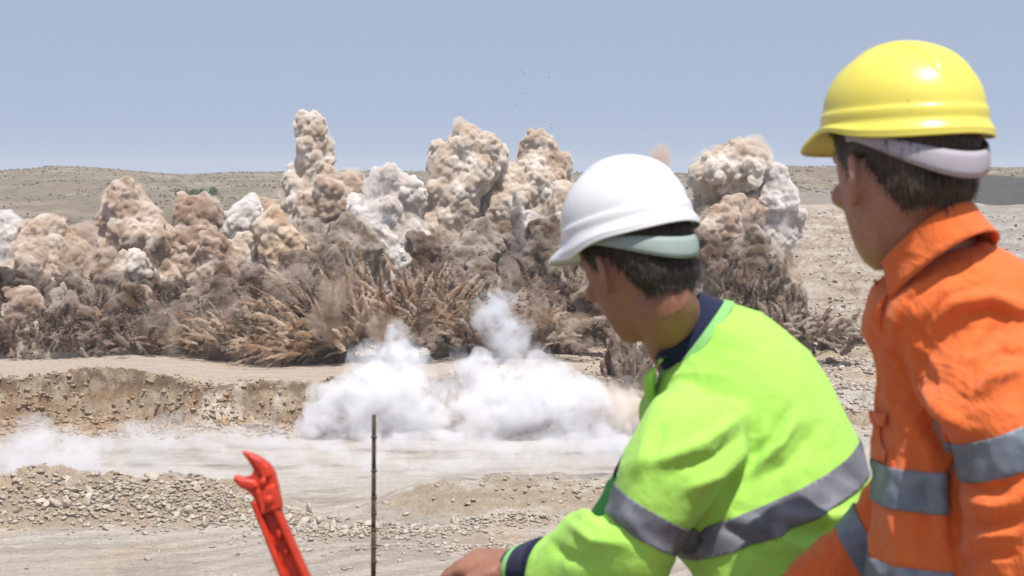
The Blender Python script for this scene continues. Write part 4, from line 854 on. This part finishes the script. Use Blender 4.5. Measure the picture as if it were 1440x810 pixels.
# collar ring lies along the line from (1012,412) to (925,515) of the picture
cu = (XR * math.cos(R(49)) + UPn * math.sin(R(49))); cup = (XR * -math.sin(R(49)) + UPn * math.cos(R(49))); cv = FWn
cu2 = -cu       # the gap of the collar is on the chest side, lower left
cc = vw(962, 466, 3.35)
c1 = collar(cc, cup, .070, .070, cu2, cv, .040, 0.20, 0.30, 'collar', None, lift=-0.018, front=0.012); child(gp, 'collar', c1, MC_navy, label='navy collar', thick=0.004).parent = gs
c2 = collar(cc, cup, .0735, .073, cu2, cv, .040, 0.22, 0.28, 'collar_edge', None, lift=-0.024, front=0.012, z0=-0.15, z1=0.22); child(gp, 'collar_edge', c2, MC_green, label='light green edge of the collar', thick=0.004).parent = gs
v, f = loft([vr(930, 508, 3.30, 12, .02, 40), vr(915, 520, 3.30, 17, .035, 50), vr(914, 548, 3.31, 13, .03, 60), vr(922, 575, 3.32, 6, .02, 60)], 20, 5); child(gp, 'lapel', remeshed(v, f, 0.004, 2, 0.5, 'lapel'), MC_lime).parent = gs
# cuffs
wa = dirn(ga[-2], ga[-1]); wu = arm_g[-1][1] / np.linalg.norm(arm_g[-1][1]); wv_ = np.cross(wa, wu)
def cuff(p0, L, r0, r1, name, mat, root, par, lab=None):
    v, f = loft([wr(p0, wu * r0, wv_ * r0 * 0.95), wr(p0 + wa * L * 0.5, wu * (r0 * 0.5 + r1 * 0.5) * 1.02, wv_ * r1), wr(p0 + wa * L, wu * r1, wv_ * r1 * 0.95)], 40, 6, 2.0); o = child(root, name, mesh_np(name, v, f), mat, label=lab); o.parent = par; return o
cuff(ga[-1] - wa * 0.032, 0.044, 0.0445, 0.039, 'cuff', MC_navy, gp, gs, 'navy cuff'); cuff(ga[-1] + wa * 0.011, 0.013, 0.040, 0.038, 'cuff_edge', MC_green, gp, gs, 'green edge of the cuff'); cuff(ga[-1] + wa * 0.0235, 0.009, 0.0385, 0.0365, 'cuff_trim', MC_navy, gp, gs, 'thin navy trim at the wrist')
# body under the clothes
waist = wr(gt[-2], (0.165, 0, 0), (0, 0.14, 0)); hipc = gt[-1] + (0, 0, -0.02); hl, hr_ = hipc + (-.10, .05, 0), hipc + (.10, -.05, 0)
gl = legs(gp, hl, hr_, (0.36, 3.30, LEDGE_Z), (0.60, 3.10, LEDGE_Z), (-.62, .78, 0), wr(gt[-1] + (0, 0, .10), (0.155, 0, 0), (0, 0.135, 0)), MC_trs)
neck_g = tube([tw(gf, [(0, -.012, -.055)])[0], tw(gf, [(0, -.025, -.11)])[0], vw(948, 462, 3.35), vw(975, 490, 3.36)], [.058, .057, .058, .075], 28, 5)
wrist = ga[-1] + wa * 0.010
body = [(tw(gf, v), f) for v, f in head_parts()] + [neck_g, loft(shrink(torso_g[1:], 0.86)), loft(shrink(arm_g[:-2], 0.55)), loft(shrink(arm_g2, 0.6)), tube([ga[-3], ga[-2], wrist, wrist + wa * 0.03], [.026, .026, .026, .026], 20, 4)] + hand_parts(wrist + wa * 0.008 + UPn * 0.004, wa + UPn * 0.22 - FWn * 0.25, UPn * 0.95 - FWn * 0.35, 1.1, 0.65) + hand_parts(arm_g2[-1][0], (-0.6, 0.3, -0.6), UPn, 1.0, 0.8) + gl
me = remeshed(*join(body), 0.0036, 3, 0.5, 'body'); child(gp, 'body', me, M_skin)
face_bits(gp, None, gf); hair_of(gp, gf, M_hair, 3)
helmet(gp, gh, M_hw, M_strapg, 0.945, 'white hard hat', drop=0.004, side=-0.013, tall=0.145, ks=0.985)

# ---- the man in orange, taller and nearer
DO = 2.75
op = root_at('person', (0.62, 2.72, LEDGE_Z), 'taller man in orange work jacket and yellow hard hat at the right edge')
of = head_frame(vw(1270, 197, DO), 23, 8, 0); of = (of[0], of[1] * 1.06); oh = head_frame(vw(1272, 195, DO), 32, 3, 0)
torso_o = [vr(1325, 352, 2.78, 58, .070, 14), vr(1318, 378, 2.78, 92, .10, 20), vr(1336, 412, 2.78, 122, .13, 16), vr(1366, 450, 2.79, 148, .145, 8), vr(1384, 510, 2.80, 148, .15, 3), vr(1388, 580, 2.81, 152, .15), vr(1384, 650, 2.81, 152, .15), vr(1376, 730, 2.81, 148, .148), vr(1370, 820, 2.80, 146, .145), vr(1368, 900, 2.80, 145, .145), vr(1366, 1000, 2.80, 145, .145)]
arm_o = [vr(1388, 440, 2.74, 70, .075, 0), vr(1384, 490, 2.70, 84, .088, 8), vr(1392, 550, 2.665, 84, .088, 14), vr(1405, 612, 2.65, 76, .084, 20), vr(1419, 668, 2.645, 74, .08, 20), vr(1432, 730, 2.65, 82, .082, 10), vr(1438, 800, 2.66, 84, .082, 2), vr(1420, 870, 2.68, 76, .075, -30), vr(1370, 910, 2.72, 60, .06, -70), vr(1310, 930, 2.78, 50, .05, -90)]
arm_o2 = [vr(1330, 560, 2.92, 50, .065, -5), vr(1300, 640, 2.94, 52, .065, -20), vr(1266, 712, 2.95, 54, .062, -34), vr(1224, 765, 2.96, 53, .060, -48), vr(1172, 812, 2.97, 50, .056, -50), vr(1110, 862, 2.99, 46, .052, -50), vr(1050, 908, 3.01, 38, .042, -50)]
me = remeshed(*join([loft(torso_o), loft(arm_o)]), 0.0050, 8, 0.6, 'jacket')
crumple(me, 0.10, 0.008, 51); crumple(me, 0.040, 0.0034, 57)
folds(me, [([(1325, 385), (1290, 400), (1262, 440), (1250, 490)], 5, 0.006), ([(1315, 395), (1275, 425), (1262, 480)], 5, -0.006), ([(1385, 395), (1330, 420), (1290, 470)], 5, -0.006), ([(1440, 430), (1395, 418), (1345, 425), (1315, 450)], 9, 0.010), ([(1440, 450), (1390, 437), (1350, 445)], 8, -0.009),
    ([(1262, 500), (1275, 560), (1318, 620), (1332, 690)], 9, -0.020), ([(1282, 480), (1300, 540), (1345, 600)], 12, 0.010), ([(1415, 455), (1390, 470), (1360, 500)], 6, -0.010), ([(1440, 500), (1405, 490), (1385, 520)], 7, -0.012), ([(1440, 520), (1400, 530), (1370, 560)], 9, 0.012), ([(1350, 600), (1325, 580), (1305, 540)], 8, 0.010), ([(1310, 600), (1330, 640), (1338, 700), (1345, 800)], 8, -0.022),
    ([(1345, 680), (1390, 690), (1440, 672)], 8, -0.010), ([(1350, 700), (1400, 712), (1440, 700)], 8, 0.012), ([(1348, 730), (1390, 742), (1440, 728)], 7, -0.010), ([(1350, 770), (1395, 750), (1440, 752)], 8, 0.010), ([(1345, 800), (1390, 778), (1440, 785)], 7, -0.008), ([(1258, 560), (1256, 640), (1262, 700)], 4, -0.003), ([(1290, 640), (1296, 720), (1300, 800)], 10, -0.010), ([(1250, 720), (1262, 760), (1260, 810)], 7, 0.006)])
jack = me.copy(); oj = child(op, 'jacket', me, MC_orange)
oa = [r_[0] for r_ in arm_o]; ot = [r_[0] for r_ in torso_o]; oa2 = [r_[0] for r_ in arm_o2]
slv = remeshed(*loft(arm_o2), 0.0050, 6, 0.6, 'sleeve'); crumple(slv, 0.07, 0.006, 61); crumple(slv, 0.035, 0.002, 63); slc = slv.copy(); so2 = child(op, 'sleeve', slv, MC_orange); so2.parent = oj
XL = lambda x_, sg: (vw(x_, 600, 2.66), XR * sg)
pt = vw(1290, 692, 2.70); nt_ = UPn * 1.0 - FWn * 0.03
child(op, 'reflective_band', patch(jack, 'reflective_band', [(pt - nt_ * 0.0275, nt_), (pt + nt_ * 0.0275, -nt_), XL(1340, -1)]), M_tapeb, thick=0.002).parent = oj
pt2 = vw(1290, 828, 2.70); child(op, 'reflective_band', patch(jack, 'reflective_band', [(pt2 - nt_ * 0.0275, nt_), (pt2 + nt_ * 0.0275, -nt_), XL(1342, -1)]), M_tapeb, thick=0.002).parent = oj
na = -(XR * -math.sin(R(21)) + UPn * math.cos(R(21))) + FWn * 0.04; na /= np.linalg.norm(na); pa = vw(1400, 626, 2.65)
child(op, 'reflective_band', patch(jack, 'reflective_band', [(pa - na * 0.0265, na), (pa + na * 0.0265, -na), (vw(1337, 640, 2.60), XR)], lambda c, n: (axis_dist(c, oa[2:6]) < 0.106) & (c @ FWn < 2.672)), M_tapeb, thick=0.002).parent = oj
na = dirn(oa2[2], oa2[4]); na = dirn(np.zeros(3), na + UPn * 0.35); pa = vw(1210, 762, 2.96)
child(op, 'reflective_band', patch(slc, 'reflective_band', [(pa - na * 0.02, na), (pa + na * 0.02, -na)]), M_tapeb, thick=0.002).parent = so2
def YL(y_, sg): return (vw(1250, y_, 2.7), UPn * sg)
fr_keep = lambda c, n: n @ FWn < 0.25
child(op, 'pocket', patch(jack, 'pocket', [YL(590, -1), YL(656, 1), XL(1268, -1)], fr_keep, 0.004), MC_orange, thick=0.004).parent = oj
child(op, 'pocket_flap', patch(jack, 'pocket_flap', [YL(586, -1), YL(604, 1), XL(1271, -1)], fr_keep, 0.008), MC_orange, thick=0.004).parent = oj
# open collar
cu = (XR * math.cos(R(24)) + UPn * math.sin(R(24))); cup = (XR * -math.sin(R(24)) + UPn * math.cos(R(24)))
cvo = FWn * 0.92 - UPn * 0.38; c1 = collar(vw(1310, 366, 2.745), cup, .080, .092, -cu, cvo, .052, 0.16, 0.35, 'collar', None, lift=-0.016, front=0.020); child(op, 'collar', c1, MC_orange, thick=0.004).parent = oj
v, f = loft([vr(1262, 392, 2.76, 14, .03, 50), vr(1240, 412, 2.755, 20, .045, 45), vr(1228, 438, 2.755, 14, .04, 40), vr(1240, 470, 2.76, 8, .03, 60), vr(1248, 500, 2.77, 4, .02, 60)], 24, 5); child(op, 'lapel', remeshed(v, f, 0.004, 2, 0.5, 'lapel'), MC_orange).parent = oj
ol = legs(op, np.array(ot[-1]) + (-.10, .03, .0), np.array(ot[-1]) + (.10, -.03, 0), (0.50, 2.78, LEDGE_Z), (0.80, 2.68, LEDGE_Z), (-.5, .866, 0), wr(ot[-1] + (0, 0, .10), (0.15, 0, 0), (0, 0.13, 0)), MC_orange)
neck_o = tube([tw(of, [(0, .006, -.055)])[0], tw(of, [(0, -.004, -.10)])[0], vw(1306, 345, 2.77), vw(1330, 385, 2.78)], [.058, .058, .057, .066], 28, 5)
body = [(tw(of, v * (1, 1, 1.04)), f) for v, f in head_parts()] + [neck_o, loft(shrink(torso_o[1:], 0.86)), loft(shrink(arm_o, 0.6)), loft(shrink(arm_o2[:-1], 0.45))] + hand_parts(arm_o2[-1][0], (-0.8, 0.3, -0.5), UPn, 1.0, 0.8) + hand_parts(arm_o[-1][0], (-0.8, 0.4, 0.0), UPn, 1.0, 0.8) + ol
me = remeshed(*join(body), 0.0036, 3, 0.5, 'body'); child(op, 'body', me, M_skin2)
face_bits(op, None, of); hair_of(op, of, M_hair2, 5, low=-.098)
helmet(op, oh, M_hy, M_strap, 0.98, 'yellow hard hat', slot=False, ks=1.05)
# ------------------------------------------------------------------ red hooked bar and thin rod in front of the edge
g = N('red_paint'); co = g.coord(); n1 = g.noise(co, 40, 4, 0.6)
M_red = g.fin(g.mix(g.ramp(n1, [(0.35, (0, 0, 0)), (0.7, (1, 1, 1))]), (0.56, 0.036, 0.008), (0.40, 0.022, 0.006)), 0.5, g.bump(n1, 0.2, 0.003), 0.5)
DR = 2.6; sR = DR / FPX
rb = bpy.data.objects.new('hooked_bar', None); C.objects.link(rb); rb.location = vw(425, 900, DR); tag(rb, 'leaning red painted steel bar with a forked hook at its top, left of the rod', 'steel bar')
def boxloft(rings, p=6.0, n=24, sub=3): return loft(rings, n, sub, p)
ax = dirn(vw(375, 712, DR), vw(432, 880, DR)); sdv = np.cross(ax, FWn); sdv /= np.linalg.norm(sdv); dpv = np.cross(sdv, ax)
def pt_(px_, py_): return vw(px_ - 2 + (py_ - 660) * 0.08, py_, DR)
parts_ = []
for o_ in (-1, 1):      # two cheeks of a channel and a recessed web between them
    q = sdv * o_ * 12.5 * sR; parts_.append(boxloft([wr(pt_(368, 700) + q, sdv * 4.6 * sR, dpv * .014), wr(pt_(400, 795) + q * 1.12, sdv * 4.8 * sR, dpv * .015), wr(pt_(440, 905) + q * 1.2, sdv * 5 * sR, dpv * .016)]))
parts_.append(boxloft([wr(pt_(368, 700) + dpv * .004, sdv * 12 * sR, dpv * .004), wr(pt_(440, 905) + dpv * .004, sdv * 13 * sR, dpv * .004)]))
parts_ += [ellip(pt_(388, 750) - FWn * .006, .004, .006, .009), ellip(pt_(396, 775) - FWn * .006, .003, .004, .005)]
child(rb, 'channel', remeshed(*join(parts_), 0.0016, 2, 0.5, 'channel'), M_red)
def plate(poly, th, name):
    bm = bmesh.new(); vs = [bm.verts.new(vw(a_, b_, DR) - FWn * th) for a_, b_ in poly]; f_ = bm.faces.new(vs); ex = bmesh.ops.extrude_face_region(bm, geom=[f_])
    bmesh.ops.translate(bm, verts=[q for q in ex['geom'] if isinstance(q, bmesh.types.BMVert)], vec=Vector(FWn * th * 2)); bmesh.ops.triangulate(bm, faces=bm.faces[:]); bmesh.ops.recalc_face_normals(bm, faces=bm.faces[:]); bm.verts.index_update()
    v_ = np.array([q.co[:] for q in bm.verts]); f2 = np.array([[q.index for q in p_.verts] for p_ in bm.faces]); bm.free(); return v_, f2
def disc(px_, py_, r_, d0, d1): return tube([vw(px_, py_, DR) - FWn * d0, vw(px_, py_, DR) - FWn * d1], [r_ * sR, r_ * sR], 16, 2)
hk = [plate([(340, 634), (354, 637), (367, 643), (379, 652), (387, 664), (392, 684), (398, 714), (370, 724), (358, 700), (350, 690), (338, 684), (329, 674), (331, 668), (343, 671), (354, 668), (358, 660), (352, 650), (346, 642)], 0.010, 'h'),
      plate([(352, 640), (367, 646), (378, 656), (383, 668), (372, 672), (366, 660), (358, 650)], 0.015, 'h'), plate([(362, 690), (386, 682), (396, 712), (370, 722)], 0.016, 'h'), plate([(331, 670), (346, 674), (360, 676), (364, 688), (350, 686), (338, 681)], 0.013, 'h'), disc(372, 676, 4.5, 0.006, 0.020), disc(380, 702, 5.0, 0.010, 0.022), disc(361, 682, 2.8, 0.008, 0.018)]
child(rb, 'hook', remeshed(*join(hk), 0.0012, 2, 0.5, 'hook'), M_red)
g = N('rusty_rod'); co = g.coord((1, 1, 1)); n1 = g.noise(co, 18, 4, 0.6); M_rod = g.fin(g.mix(n1, (0.02, 0.017, 0.015), (0.12, 0.075, 0.04)), 0.7, g.bump(n1, 0.3, 0.002), 0.3)
DP = 4.2; sP = DP / FPX; pr = []
for (y0, y1, r_) in ((583, 662, 3.0), (662, 700, 3.2), (700, 745, 3.3), (745, 812, 3.5), (812, 1300, 3.8)):
    pr.append(tube([vw(526 - (y0 - 583) * 0.004, y0, DP), vw(526 - (y1 - 583) * 0.004, y1, DP)], [r_ * sP, r_ * sP], 12, 3))
for yy in (615, 662, 700, 722, 745, 770, 790): pr.append(tube([vw(526, yy - 2, DP), vw(526, yy, DP), vw(526, yy + 2, DP)], [3.4 * sP, 4.6 * sP, 3.4 * sP], 12, 2))
base_z = LEDGE_Z
v, f = join(pr); v[:, 2] = np.maximum(v[:, 2], LEDGE_Z - 0.02); o = link('steel_rod', mesh_np('steel_rod', v - vw(525, 1400, DP), f), M_rod, label='thin dark notched steel rod standing upright right of the red hooked bar', cat='rod'); o.location = vw(525, 1400, DP)
